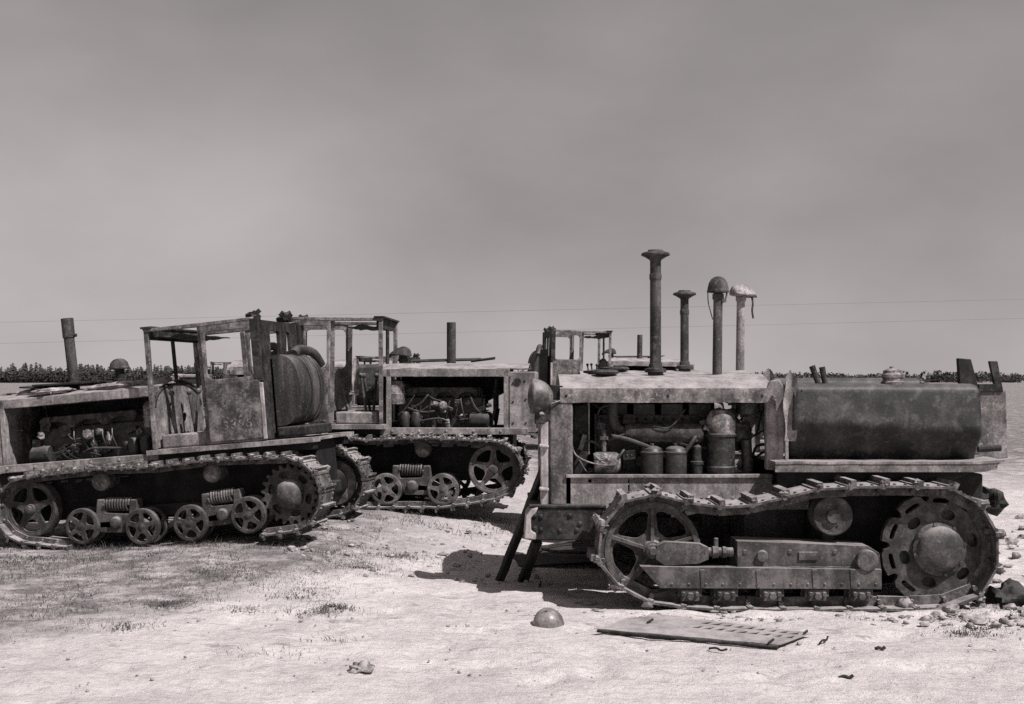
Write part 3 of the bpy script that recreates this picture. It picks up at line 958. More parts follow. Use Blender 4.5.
def crawler_engine(root, c):
    lx, lz, ly, p3, poly, Yh, Yf = (c[k] for k in ('lx','lz','ly','p3','poly','Yh','Yf'))
    Ye = 11.25
    mb = MB()
    mb.box(lx(598,Ye), lx(722,Ye), ly(11.30), ly(11.72), lz(480,Ye), lz(415,Ye))
    mb.box(lx(590,Ye), lx(745,Ye), ly(11.22), ly(11.80), lz(500,Ye), lz(472,Ye))
    for k in range(4): mb.box(lx(606+k*28,Ye), lx(628+k*28,Ye), ly(11.32), ly(11.70), lz(416,Ye), lz(404,Ye))
    mb.box(lx(742,Ye), lx(905,Ye), ly(11.15), ly(11.85), lz(540,Ye), lz(478,Ye))
    rq = random.Random(31)
    for k in range(14):
        hexbolt(mb, (lx(602+k*9,Ye), ly(11.30), lz(476,Ye)), (0,-1,0), 0.013, 0.018)
        hexbolt(mb, (lx(602+k*9,Ye), ly(11.30), lz(419,Ye)), (0,-1,0), 0.013, 0.018)
    for k in range(7): mb.box(lx(606+k*17,Ye), lx(609+k*17,Ye), ly(11.27), ly(11.31), lz(470,Ye), lz(446,Ye))
    obj('engine_block', mb, M['engine'], root, 0.008)
    for k in range(16):
        mb = MB()
        xa = rq.uniform(596, 735); za = rq.uniform(408, 470); Yq = rq.uniform(11.02, 11.2)
        xb_ = xa+rq.uniform(-45, 45); zb_ = za+rq.uniform(-22, 30)
        xb_ = min(max(xb_, 580), 760); zb_ = min(max(zb_, 404), 474)
        mb.tube([p3(xa,za,Yq+0.12), p3(xa,za,Yq), p3((xa+xb_)/2+rq.uniform(-6,6),(za+zb_)/2+rq.uniform(-5,9),Yq-0.03), p3(xb_,zb_,Yq), p3(xb_,zb_,Yq+0.12)], rq.choice((0.006,0.008,0.012,0.018)), 8, 4)
        obj('engine_pipe', mb, M[rq.choice(('engine','filter','pipe','cable'))], root)
    for k in range(12):
        mb = MB()
        c_ = p3(rq.uniform(590,750), rq.uniform(410,474), rq.uniform(11.08,11.22))
        mb.boxc(c_, (rq.uniform(0.04,0.12), 0.08, rq.uniform(0.03,0.1)), (0, rq.uniform(-.3,.3), 0))
        for q in (-1, 1): hexbolt(mb, (c_[0]+q*0.02, c_[1]-0.04, c_[2]), (0,-1,0), 0.011, 0.012)
        obj('engine_bracket', mb, M[rq.choice(('engine','filter','burnt'))], root, 0.005)
    mb = MB()
    Ym = 11.12
    mb.lathe([(0,0),(0.07,0),(0.088,0.03),(0.088,0.66),(0.07,0.69),(0,0.69)], p3(625,433,Ym), (1,0,0), 24)
    mb.tube([p3(614,402,Ym), p3(613,415,Ym), p3(616,426,Ym), p3(622,431,Ym), p3(629,433,Ym)], 0.042, 12, 4)
    for px in (640,662,684): mb.cyl(p3(px,433,Ym), (lx(px,Ym), ly(11.32), lz(428,Ym)), 0.05, seg=12)
    obj('exhaust_manifold', mb, M['pipe'], root)
    for px in (652, 675.5):
        mb = MB()
        Yb = 11.05
        zb = lz(478,Yb)
        mb.lathe([(0,0),(0.098,0),(0.1,0.02),(0.1,0.215),(0.106,0.22),(0.106,0.232),(0.098,0.236),(0.085,0.262),(0.05,0.28),(0.018,0.285),(0.018,0.305),(0,0.305)], (lx(px,Yb), ly(Yb), zb), (0,0,1), 28)
        obj('fuel_filter', mb, M['filter'], root)
    mb = MB()
    Yb = 11.1
    mb.lathe([(0,0),(0.055,0),(0.055,0.10),(0.066,0.105),(0.066,0.13),(0.05,0.135),(0.05,0.26),(0.02,0.28),(0,0.28)], (lx(697,Yb), ly(Yb), lz(476,Yb)), (0,0,1), 18)
    obj('oil_filter', mb, M['engine'], root)
    # large oil-bath cleaner with bright domed lid
    mb = MB()
    Yb = 11.08
    xb = lx(721,Yb)
    mb.lathe([(0,0),(0.10,0),(0.13,0.08),(0.13,0.10),(0.122,0.11),(0.122,0.36),(0.135,0.37),(0.135,0.39),(0.12,0.40),(0,0.40)], (xb, ly(Yb), lz(478,Yb)), (0,0,1), 28)
    cl = obj('cleaner_bowl', mb, M['engine'], root)
    mb = MB()
    mb.lathe([(0.12,0.40),(0.125,0.43),(0.13,0.50),(0.12,0.555),(0.085,0.60),(0.03,0.615),(0,0.615)], (xb, ly(Yb), lz(478,Yb)), (0,0,1), 28)
    mb.boxc((xb-0.13, ly(Yb)-0.02, lz(428,Yb)), (0.06,0.05,0.04), (0,0.3,0))
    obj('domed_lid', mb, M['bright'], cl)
    mb = MB()
    Yb = 11.15
    mb.lathe([(0,0),(0.05,0),(0.105,0.02),(0.11,0.035),(0.105,0.11),(0.09,0.13),(0,0.13)], (lx(748,Yb), ly(Yb), lz(416,Yb)), (0,0,1), 24)
    mb.blob((lx(742,Yb), ly(Yb)+0.05, lz(432,Yb)), (0.1,0.08,0.09), 0.5, 3)
    mb.cyl(p3(746,440,Yb), p3(748,478,Yb), 0.05)
    obj('governor', mb, M['engine'], root)
    mb = MB()
    mb.box(lx(590,11.9), lx(715,11.9), ly(11.93), ly(11.95), lz(474,11.9), lz(398,11.9))
    obj('bay_panel', mb, M['burnt'], root, 0.004)
    # water pump, generator and small castings in the front of the bay
    mb = MB()
    Yb = 11.08
    mb.lathe([(0,0),(0.085,0),(0.095,0.03),(0.095,0.2),(0.07,0.23),(0,0.23)], p3(594,463,Yb), (1,0,0.05), 20)
    mb.blob(p3(606,461,Yb-0.05), (0.06,0.05,0.05), 0.7, 9)
    mb.blob(p3(612,466,Yb-0.05), (0.05,0.05,0.04), 0.7, 2)
    mb.cyl(p3(604,455,Yb), p3(604,430,Yb), 0.022, seg=10)
    mb.boxc(p3(604,438,Yb), (0.07,0.06,0.03))
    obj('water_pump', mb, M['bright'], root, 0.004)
    mb = MB()
    mb.lathe([(0,0),(0.26,0),(0.27,0.02),(0.27,0.05),(0,0.05)], p3(581,440,11.49), (1,0,0), 6)
    for k in range(6):
        a = k*PI/3
        mb.boxc((lx(580,11.49), ly(11.49)+0.26*math.cos(a), lz(440,11.49)+0.26*math.sin(a)), (0.04,0.14,0.34), (a+PI/2,0.3,0))
    obj('cooling_fan', mb, M['burnt'], root)
    mb = MB()
    Yb = 10.99
    mb.tube([p3(571,440,Yb), p3(574,452,Yb), p3(580,458,Yb), p3(592,463,Yb), p3(606,465,Yb), p3(616,464,Yb)], 0.006, 6, 4)
    mb.tube([p3(596,456,Yb), p3(601,461,Yb), p3(607,464,Yb)], 0.006, 6)
    mb.tube([p3(536,413,10.9), p3(545,406,10.9), p3(556,402,10.9), p3(562,400,10.93)], 0.006, 6)
    obj('loose_wire', mb, M['wire'], root)
    mb = MB()
    Yb = 11.25
    mb.tube([p3(740,416,Yb), p3(752,414,Yb), p3(756,404,Yb), p3(768,402,Yb)], 0.012, 6)
    mb.tube([p3(744,440,Yb), p3(756,434,Yb), p3(760,420,Yb), p3(764,408,Yb), p3(770,402,Yb)], 0.010, 6)
    mb.tube([p3(742,460,Yb), p3(752,456,Yb), p3(757,446,Yb), p3(772,444,Yb)], 0.013, 6)
    mb.tube([p3(742,459,Yb), p3(754,458,Yb), p3(764,452,Yb), p3(775,451,Yb)], 0.012, 6)
    mb.tube([p3(736,438,Yb), p3(744,446,Yb), p3(748,460,Yb), p3(748,474,Yb)], 0.006, 6)
    mb.tube([p3(745,436,Yb), p3(754,436,Yb), p3(764,430,Yb), p3(772,428,Yb)], 0.009, 6)
    obj('fuel_line', mb, M['cable'], root)

def crawler_rear(root, c):
    lx, lz, ly, p3, poly, Yh, Yf = (c[k] for k in ('lx','lz','ly','p3','poly','Yh','Yf'))
    # dashboard bulkhead: two side posts and a cross panel
    for Y0 in (10.93, 11.95):
        mb = MB()
        mb.plate([(lx(a,10.95), lz(b,10.95)) for a, b in ((766,388),(771,381),(779,379),(783,386),(783,470),(766,470))], [], ly(Y0), ly(Y0)+0.10)
        obj('dash_post', mb, M['sill'], root, 0.012)
    mb = MB()
    mb.box(lx(772,11.2), lx(777,11.2), ly(11.03), ly(11.95), lz(418,11.2), lz(388,11.2))
    for i in range(3): mb.lathe([(0,0),(0.05,0),(0.055,0.012),(0,0.014)], (lx(777,11.2), ly(11.2+i*0.25), lz(402,11.2)), (1,0,0), 16)
    obj('dash_panel', mb, M['post'], root, 0.01)
    # bent lit upright beside the tank
    mb = MB()
    def up(u, v):
        x = lx(783,10.85)+0.10*u+0.012*math.sin(v*9)
        return (x, ly(10.80)+0.03*math.sin(u*PI)-0.02*v, lz(441,10.85)+(lz(372,10.85)-lz(441,10.85))*v-0.06*(u-0.5)**2*4*(v>0.9))
    mb.grid(6, 18, up, (0,-0.012,0))
    mb.box(lx(784,10.85), lx(787,10.85), ly(10.79), ly(10.82), lz(462,10.85), lz(440,10.85))
    obj('bent_upright', mb, M['sill'], root)
    # side tanks: near and far, with a seat box between
    def tank(ya, yb, side):
        mb = MB()
        x0, x1 = lx(794,10.75), lx(983,10.75)
        z0, z1 = lz(461,10.75), lz(385,10.75)
        zr = z0+(z1-z0)*0.55
        ns, prof = 60, []
        # cross-section in y,z (outer face leans in above and below a blunt ridge), run along x with rounded ends
        w = yb-ya
        def outer(z, u):
            zz = zr-0.09*u+0.03*mnoise.noise(Vector((u*5, 1, 3)))
            if z > zz: return 0.20*(z-zz)
            return 0.74*(zz-z)*min(1.0,(zz-z)/0.13+0.05)
        nz = 30
        cols = []
        for i in range(61):
            u = 0.5-0.5*math.cos(PI*i/60)
            e = min(u, 1-u)*(x1-x0)
            ins = 0.0 if e >= 0.055 else 0.055-math.sqrt(max(0, 0.055**2-(0.055-e)**2))
            x = x0+(x1-x0)*u
            ring = []
            zt, zb = z1-ins*0.6, z0+ins*0.3
            for j in range(nz+1):
                z = zb+(zt-zb)*j/nz
                cr_ = 0.0
                d = zt-z
                if d < 0.05: cr_ = 0.05-math.sqrt(max(0,0.05**2-(0.05-d)**2))
                y = outer(z, u)+ins*0.5+cr_*0.7+0.014*mnoise.noise(Vector((x*2.6, z*2.6, 2)))+0.005*mnoise.noise(Vector((x*7, z*7, 5)))
                ring.append((x, y, z))
            back = [(x, w-ins*0.5, zt-0.0), (x, w-ins*0.5, zb)]
            ring = ring+[(x, w*0.5, zt+0.012)]+back+[(x, w*0.5, zb)]
            cols.append(ring)
        n = len(cols[0])
        vs, fs = [], []
        for r_ in cols:
            for (x, y, z) in r_:
                vs.append((x, (ly(ya)+y) if side < 0 else (ly(yb)-y), z))
        for i in range(len(cols)-1):
            for j in range(n):
                j2 = (j+1) % n
                f = (i*n+j, (i+1)*n+j, (i+1)*n+j2, i*n+j2)
                fs.append(f if side < 0 else f[::-1])
        e0 = tuple(range(n)); e1 = tuple((len(cols)-1)*n+j for j in range(n))
        fs.append(e0 if side < 0 else e0[::-1]); fs.append(e1[::-1] if side < 0 else e1)
        mb.add(vs, fs)
        o = obj('fuel_tank', mb, M['tank'], root, 0, ang=50)
        tb_ = MB()
        sgn = -1 if side < 0 else 1
        yo_ = ly(ya) if side < 0 else ly(yb)
        for px in (803, 975):
            for k in range(9):
                zz_ = z0+0.05+(z1-z0-0.1)*k/8
                yy_ = yo_-sgn*(outer(zz_, (px-794)/189)+0.02)
                tb_.lathe([(0.010,-0.02),(0.009,0.005),(0.005,0.010),(0,0.011)], (lx(px,10.75), yy_+sgn*0.012, zz_), (0,sgn,0), 8)
        obj('rivet_line', tb_, M['tank'], o)
        cy = (ya+yb)/2+0.02
        if side > 0: return
        cb = MB()
        cb.lathe([(0.10,-0.03),(0.105,0.02),(0.09,0.03),(0.088,0.05),(0.10,0.06),(0.10,0.085),(0.085,0.10),(0.085,0.12),(0.05,0.135),(0.03,0.14),(0.03,0.155),(0,0.157)],
                 (lx(893,cy), ly(cy), z1+0.005), (0,0,1), 26)
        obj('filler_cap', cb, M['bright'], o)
        if side < 0:
            sb = MB()
            for px in (828, 935):
                sb.box(lx(px,10.75), lx(px+5,10.75), ly(yb), ly(yb)+0.012, z0, z1+0.02)
            obj('tank_strap', sb, M['burnt'], o)
    tank(10.74, 11.14, -1)
    tank(11.84, 12.24, 1)
    mb = MB()
    mb.box(lx(850,11.4), lx(930,11.4), ly(11.22), ly(11.76), lz(458,11.4), lz(425,11.4))
    st = obj('driver_seat', mb, M['burnt'], root, 0.03)
    mb = MB(); mb.boxc((lx(932,11.49), ly(11.49), lz(418,11.49)), (0.07,0.5,0.26), (0,R(-10),0))
    obj('backrest', mb, M['burnt'], st, 0.02)
    for a, b, Y in (((812,366),(826,405),11.2),((822,367),(829,405),11.35)):
        mb = MB(); mb.cyl(p3(a[0],a[1],Y), p3(b[0],b[1],Y), 0.028, 0.022, 10)
        mb.cyl(p3(b[0],b[1],Y), p3(b[0]+4,455,Y), 0.022, 0.022, 10)
        obj('control_lever', mb, M['pipe'], root)
    # platform plate with its raised rear lip
    mb = MB()
    x0, x1 = lx(775,10.66), lx(1003,10.66)
    zp = lz(468,10.66)
    def deck(u, v):
        x = x0+(x1-x0)*u
        y = ly(10.64)+1.74*v
        return (x, y, zp+0.055+0.03*max(0,u-0.9)*10*0.6+0.006*mnoise.noise(Vector((x*4,y*2,0))))
    mb.grid(40, 16, deck, (0,0,0.02))
    mb.grid(40, 2, lambda u, v: (x0+(x1-x0)*u-0.10*max(0,u-0.93)/0.07*v, ly(10.645)+0.01*v, zp+0.05-0.085*v+0.018*max(0,u-0.9)*10), (0,-0.012,0))
    obj('platform', mb, M['sill'], root)
    mb = MB()
    Y = 10.72
    mb.plate([(lx(a,Y), lz(b,Y)) for a, b in ((778,469),(990,466),(940,487),(900,492),(778,492))], [], ly(10.75), ly(10.80))
    mb.plate([(lx(a,Y), lz(b,Y)) for a, b in ((778,469),(990,466),(940,487),(900,492),(778,492))], [], ly(12.18), ly(12.23))
    mb.box(lx(800,11.3), lx(965,11.3), ly(10.86), ly(12.12), lz(575,11.3), lz(470,11.3))
    mb.cyl((lx(939,10.45), ly(10.62), lz(549,10.45)), (lx(939,10.45), ly(12.36), lz(549,10.45)), 0.28, seg=24)
    obj('transmission_case', mb, M['belly'], root, 0.02)
    # rear plate with two upright horns
    mb = MB()
    Y = 11.35
    mb.plate(poly([(975,388),(1006,391),(1008,458),(975,461)], Y), [], ly(Y), ly(Y)+0.05)
    mb.box(lx(965,Y), lx(1000,Y), ly(Y)+0.05, ly(Y)+0.7, lz(470,Y), lz(448,Y))
    rp = obj('rear_plate', mb, M['panel'], root, 0.008)
    mb = MB()
    mb.plate(poly([(961,358),(974,359),(981,385),(979,392),(963,390)], Y-0.1), [], ly(Y)-0.03, ly(Y)+0.03)
    obj('bent_horn', mb, M['burnt'], rp, 0.006)
    mb = MB()
    mb.plate(poly([(991,361),(999,361),(1005,392),(980,392),(980,384),(996,384)], Y-0.05), [], ly(Y)-0.02, ly(Y)+0.03)
    obj('bent_horn', mb, M['burnt'], rp, 0.006)
    mb = MB()
    mb.lathe([(0,0),(0.03,0),(0.03,0.2),(0,0.2)], p3(978,449,11.1), (1,0,0.05), 10)
    mb.lathe([(0,0),(0.05,0),(0.06,0.03),(0.03,0.08),(0,0.08)], p3(994,496,11.0), (1,-0.3,0.1), 12)
    mb.blob(p3(990,500,11.2), (0.12,0.2,0.1), 0.6, 5)
    obj('tow_hitch', mb, M['burnt'], root)
    # headlamp on its bracket
    mb = MB()
    Y = 10.90
    d = Vector((-1, -0.04, 0.03)).normalized()
    prof = [(0.150,0.0),(0.158,0.012),(0.152,0.02),(0.149,0.045),(0.141,0.08),(0.124,0.12),(0.10,0.15),(0.065,0.175),(0.04,0.19),(0.0,0.195)]
    c0 = Vector(p3(531,396,Y))
    mb.lathe([(0.132,0.004)]+prof, c0, -d, 36)
    lamp = obj('headlamp', mb, M['lamp'], root)
    mb = MB()
    mb.lathe([(0.134,0.002),(0.10,-0.015),(0.05,-0.026),(0,-0.03)][::-1], c0, -d, 36)
    obj('lens', mb, M['lens'], lamp)
    mb = MB()
    mb.boxc(p3(548,418,10.96), (0.17,0.05,0.05), (0,R(-25),0))
    mb.boxc(p3(541,420,10.92), (0.07,0.06,0.06), (0,R(20),0.3))
    mb.cyl(p3(537,410,10.9), p3(537,424,10.9), 0.022, seg=10)
    mb.boxc(p3(556,392,10.98), (0.11,0.07,0.12), (0,R(5),0))
    obj('lamp_bracket', mb, M['burnt'], lamp, 0.006)

def stack_exhaust(root, x, y, z0, z1, r, cap=0.125, tilt=0.0, m='pipe'):
    mb = MB()
    d = Vector((tilt, 0, 1))
    h = z1-z0
    top = Vector((x,y,z0))+d*h
    mb.cyl((x,y,z0), top, r, r*0.96, 24)
    mb.lathe([(r,-0.02),(r*1.35,0.0),(r*1.35,0.05),(r*1.9,0.055),(r*1.9,0.085),(r*1.25,0.095),(r*1.15,0.13),(r,0.135)], (x,y,z0), d, 24)
    mb.lathe([(r,h-0.22),(r*1.08,h-0.21),(r*1.08,h-0.17),(r,h-0.16)], (x,y,z0), d, 24)
    e = obj('exhaust_stack', mb, M[m], root)
    mb = MB()
    mb.lathe([(r*0.9,-0.05),(r*1.1,-0.035),(cap*0.75,-0.008),(cap*0.98,0.004),(cap,0.014),(cap*0.93,0.028),(cap*0.55,0.042),(cap*0.5,0.055),(0,0.06)], top, d, 32)
    obj('rain_cap', mb, M[m], e)
    return e

def stack_cleaner(root, x, y, z0, z1, r, dome=0.105, m='cleaner', dm='pipe', bent=False, straps=True):
    mb = MB()
    mb.cyl((x,y,z0), (x+0.01,y,z1), r, r*0.95, 24)
    mb.lathe([(r,-0.05),(r*1.2,-0.045),(r*1.2,0.0),(r,0.005)], (x+0.01,y,z1-0.03), (0,0,1), 20)
    e = obj('air_intake', mb, M[m], root)
    mb = MB()
    top = Vector((x+0.01, y, z1))
    if not bent:
        mb.lathe([(r*0.9,-0.02),(dome*1.04,-0.012),(dome*1.06,0.0),(dome*1.0,0.008),(dome*0.98,0.03),(dome*0.86,0.075),(dome*0.62,0.112),(dome*0.3,0.13),(0,0.135)], top, (0,0,1), 32)
    else:
        vs = [(r*0.9,-0.03),(dome*1.05,-0.02),(dome*1.15,0.0),(dome*1.12,0.03),(dome*0.98,0.07),(dome*0.7,0.10),(dome*0.35,0.112),(0,0.115)]
        b0 = len(mb.v)
        mb.lathe(vs, top, (0.10,0,1), 32)
        mb.v = [(p[0]+0.25*max(0,p[0]-top.x)+0.03*mnoise.noise(Vector(p)*7), p[1]+0.03*mnoise.noise(Vector(p)*6+Vector((3,0,0))), p[2]-0.35*max(0,p[0]-top.x)*(p[2]>top.z+0.01)+0.02*mnoise.noise(Vector(p)*9)) for p in mb.v]
    obj('intake_dome', mb, M[dm], e)
    if straps:
        sb = MB()
        if not bent:
            sb.tube([(x-dome*0.9,y-0.02,z1), (x-dome*0.88,y-0.03,z1-0.10), (x-dome*0.72,y-0.05,z1-0.18), (x-r,y-0.03,z1-0.26)], 0.005, 6)
            sb.tube([(x+dome*0.9,y-0.02,z1), (x+dome*0.8,y-0.03,z1-0.06), (x+r,y-0.03,z1-0.11)], 0.008, 6)
            sb.boxc((x+dome*0.6,y-0.03,z1-0.09), (0.04,0.03,0.03))
        else:
            sb.tube([(x+dome*1.05,y,z1-0.01), (x+dome*1.15,y-0.02,z1-0.10), (x+dome*1.08,y-0.02,z1-0.18), (x+dome*1.18,y-0.02,z1-0.27)], 0.011, 6)
            sb.tube([(x+dome*1.3,y,z1), (x+dome*1.0,y,z1-0.03), (x+dome*0.6,y,z1-0.02)], 0.008, 6)
        obj('dangling_strap', sb, M['cleaner'], e)
    return e

a_root, ctx = big_crawler('crawler_tractor', (0,0,0))
crawler_engine(a_root, ctx)
crawler_rear(a_root, ctx)
a_root.location = (2.6, 11.49, 0)
b_root = copy_tree(a_root, None, skip=('loose_wire', 'rear_plate', 'tow_hitch', 'headlamp', 'tow_bracket', 'control_lever', 'filler_cap'))
b_root.location = (2.6+0.33, 14.02, 0.05)
tag(a_root, 'cabless crawler tractor with open engine bay and headlamp, standing nearest on the sand', 'crawler tractor', 'derelict crawler tractors')
tag(b_root, 'cabless crawler tractor with pale bent air intake, hidden behind the nearest tractor', 'crawler tractor', 'derelict crawler tractors')
ztop = ctx['ztop']
# pipes of the near one
Yc = 11.42
stack_exhaust(a_root, PX(655.5,Yc)-2.6, Yc-11.49, ztop+0.09, PZ(256,Yc), 0.052, 0.132)
stack_cleaner(a_root, PX(717,Yc)-2.6, Yc-11.49, ztop+0.05, PZ(291,Yc), 0.044, 0.097)
# and of the one behind it
Yc = 13.96
stack_exhaust(b_root, PX(684.5,Yc)-b_root.location.x, Yc-14.02, ztop+0.09, PZ(298,Yc)-0.02, 0.048, 0.13)
stack_cleaner(b_root, PX(740,Yc)-b_root.location.x, Yc-14.02, ztop+0.09, PZ(297,Yc)-0.02, 0.048, 0.122, m='palepipe', dm='palepipe', bent=True)

# ------------------------------------------------------------------ cab crawler (faces +X, y left, z up; the sprocket axle stands over the origin)
WX = (0.44, 1.06, 1.57, 2.23)
def cab_crawler(name, loc, rot, front=2.92, ex=2.15, ax=1.53, seed=1, exh=0.95, bog=(0,0), lean=0.0, dark=False, bent_dome=False,
                number=None, idler_m='wheel', lumps=True, far_side=1, raise_ax=0.0, broken=False):
    rnd = random.Random(seed)
    root = empty(name, loc, rot)
    HW = 0.43           # half width of hood
    CW = 0.62           # half width of cab
    YT = 0.72           # track centre
    TW = 0.39
    rad0, rad1 = front+0.05, front+0.37
    # ---- running gear, left side then copied
    side = []
    pts = []
    for a in range(-80, 91, 20): pts.append((2.81+0.33*math.cos(R(a)), 0.46+0.325*math.sin(R(a))))
    pts += [(2.35,0.80),(2.0,0.815),(1.4,0.785),(0.8,0.815),(0.4,0.80)]
    for a in range(95, 261, 20): pts.append((0.36*math.cos(R(a)), 0.42+0.36*math.sin(R(a))))
    pts += [(0.3,0.045),(0.9,0.03),(1.5,0.03),(2.2,0.035),(2.6,0.09)]
    side.append(obj('track', track(pts, 0.172, TW, YT, grouser=0.045, link=0.05, seed=seed, thick=0.018, skip=(lambda c: c.y < 0.10 and 0.30 < c.x < 2.42) if broken else None), M['track'], root, 0.004))
    mb = MB()
    mb.lathe([(0.275,-0.05),(0.29,-0.05),(0.29,0.05),(0.275,0.05)], (2.81, YT, 0.46), (0,1,0), 48, closed=True)
    spoked(mb, 2.81, 0.46, YT+0.02, 0.285, 0.11, 0.105, 0.232, 5, 0.43, R(54), rim=0.032, hub=0.05, hubw=0.05, taper=0.35)
    idl = obj('idler_wheel', mb, M[idler_m], root, 0.003)
    hb = MB(); hb.lathe([(0,0),(0.04,0),(0.04,0.02),(0.02,0.03),(0,0.03)], (2.81, YT+0.105, 0.46), (0,1,0), 16)
    obj('hub_cap', hb, M['frame'], idl)
    side.append(idl)
    # sprocket
    mb = MB()
    ol = []
    nt_ = 22
    for k in range(nt_):
        for f, rr in ((0.0,0.262),(0.25,0.262),(0.4,0.298),(0.55,0.305),(0.7,0.298),(0.9,0.262)):
            a = 2*PI*(k+f)/nt_
            ol.append((rr*math.cos(a), 0.42+rr*math.sin(a)))
    holes = [window_hole(0, 0.42, 0.165, 0.232, 2*PI*k/6+0.3, 0.26, pw=0.7, taper=0.1) for k in range(6)]
    mb.plate(ol, holes, YT+0.02, YT+0.06)
    spk = obj('sprocket', mb, M['darkw'], root, 0.004)
    hb = MB(); hb.lathe([(0,0),(0.245,0),(0.25,0.012),(0.245,0.03),(0.1,0.06),(0,0.06)], (0, YT-0.05, 0.42), (0,-1,0), 36)
    obj('inner_disc', hb, M['wheel'], spk)
    hb = MB(); hb.lathe([(0.15,0.0),(0.15,0.02),(0.138,0.04),(0.125,0.07),(0.09,0.095),(0,0.105)], (0, YT+0.06, 0.42), (0,1,0), 32)
    for k in range(8): hexbolt(hb, (0.142*math.cos(k*PI/4), YT+0.08, 0.42+0.142*math.sin(k*PI/4)), (0,1,0), 0.011, 0.012)
    obj('hub_dome', hb, M['frame'], spk)
    side.append(spk)
    # two sprung bogies, each tilting on its own pivot
    for bi, (xa, xb) in enumerate(((WX[0],WX[1]),(WX[2],WX[3]))):
        pv = Vector(((xa+xb)/2, YT, 0.30))
        bo = bpy.data.objects.new('bogie', None)
        mb = MB()
        hw = (xb-xa)/2
        prof = [(-hw-0.01,-0.09),(-hw*0.5,-0.03),(-hw*0.35,-0.14),(hw*0.45,-0.14),(hw*0.55,-0.05),(hw+0.01,-0.10),(hw+0.02,-0.05),(hw*0.6,0.03),(hw*0.55,0.20),(hw*0.30,0.20),(hw*0.24,0.06),(-hw*0.5,0.05),(-hw*0.55,0.20),(-hw*0.78,0.20),(-hw*0.80,0.02),(-hw-0.02,-0.05)]
        mb.plate(prof, [], -0.06, 0.07)
        mb.lathe([(0,0),(0.06,0),(0.06,0.03),(0.03,0.04),(0,0.04)], (-0.03,0.07,-0.04), (0,1,0), 18)
        b_o = obj('bogie', mb, M['frame'], root, 0.012)
        b_o.location = pv
        b_o.rotation_euler = (0, bog[bi], 0)
        sb = MB()
        n = 9*14
        coil = [(-hw*0.52+(hw*0.30+hw*0.52)*i/n, 0.02+0.062*math.cos(2*PI*9*i/n), 0.145+0.062*math.sin(2*PI*9*i/n)) for i in range(n+1)]
        sb.tube(coil, 0.0125, 6, 1)
        sb.cyl((-hw*0.52,0.02,0.145), (hw*0.32,0.02,0.145), 0.03, seg=12)
        obj('coil_spring', sb, M['frame'], b_o)
        for xw in (-hw, hw):
            wb = MB()
            for yy, sd in ((0.085, 1), (-0.085, -1)):
                spoked(wb, xw, -0.075, yy, 0.186, 0.055, 0.065, 0.148, 5, 0.42, rnd.uniform(0,1.2), rim=0.024, hub=0.034, hubw=0.03, taper=0.3, side=sd)
            wb.cyl((xw,-0.1,-0.075), (xw,0.1,-0.075), 0.03, seg=12)
            obj('road_wheel', wb, M['wheel' if idler_m == 'wheel' else 'darkw'], b_o, 0.002)
        side.append(b_o)
    for xw in (0.79, 2.0):
        mb = MB()
        mb.lathe([(0,-0.10),(0.085,-0.10),(0.09,-0.07),(0.09,0.06),(0.098,0.075),(0.092,0.10),(0.07,0.125),(0.03,0.138),(0,0.14)], (xw, YT, 0.69), (0,1,0), 24)
        mb.box(xw-0.04, xw+0.04, 0.40, YT-0.09, 0.64, 0.73)
        side.append(obj('carrier_roller', mb, M['wheel'], root))
    for s_ in side:
        c = copy_tree(s_, root)
        l = s_.location.copy(); l.y -= 2*YT
        c.location = l
        # outer faces of the far side look outward too
        if c.name.split('.')[0] in ('idler_wheel', 'sprocket', 'carrier_roller'):
            c.scale = (1,-1,1); c.location = (0,0,0)
        elif c.name.split('.')[0] == 'bogie':
            c.scale = (1,-1,1)
    # ---- hull
    mb = MB()
    mb.box(0.0, front+0.1, -0.47, 0.47, 0.30, 0.84)
    mb.box(-0.16, 0.4, -0.30, 0.30, 0.34, 0.93)
    mb.cyl((0,-YT,0.42), (0,YT,0.42), 0.16, seg=20)
    mb.cyl((2.81,-YT,0.46), (2.81,YT,0.46), 0.05, seg=14)
    mb.box(0.6, 2.4, -0.6, 0.6, 0.28, 0.40)
    mb.box(-0.26, -0.16, -0.12, 0.12, 0.36, 0.48)
    obj('hull', mb, M['belly'], root, 0.02)
    # side rails
    mb = MB()
    for sy in (-1, 1):
        y0, y1 = sorted((sy*(HW+0.02), sy*(HW+0.10)))
        mb.box(1.42, front+0.28, y0, y1, 0.845, 0.925)
        for x in np.arange(1.6, front, 0.32): hexbolt(mb, (x, sy*(HW+0.10), 0.885), (0,sy,0), 0.016, 0.012)
    obj('side_rail', mb, M['sill'], root, 0.006)
    # fenders above the tracks beneath the cab
    mb = MB()
    for sy in (-1, 1):
        y0, y1 = sorted((sy*0.45, sy*0.70))
        mb.grid(20, 4, lambda u, v: (-0.25+1.78*u, y0+(y1-y0)*v, 0.965+0.006*mnoise.noise(Vector((u*9,v*3,sy)))), (0,0,0.05))
    mb.box(-0.25, 1.50, -0.45, 0.45, 0.93, 0.955)
    obj('cab_floor', mb, M['sill'], root, 0.0)
    mb = MB()
    for sy in (-1, 1):
        y0, y1 = sorted((sy*0.44, sy*0.58))
        mb.box(-0.22, 1.46, y0, y1, 0.84, 0.914)
    obj('fender_skirt', mb, M['belly'], root, 0.01)
    # ---- hood frame: top rails, posts, cover
    mb = MB()
    ztr = 1.525
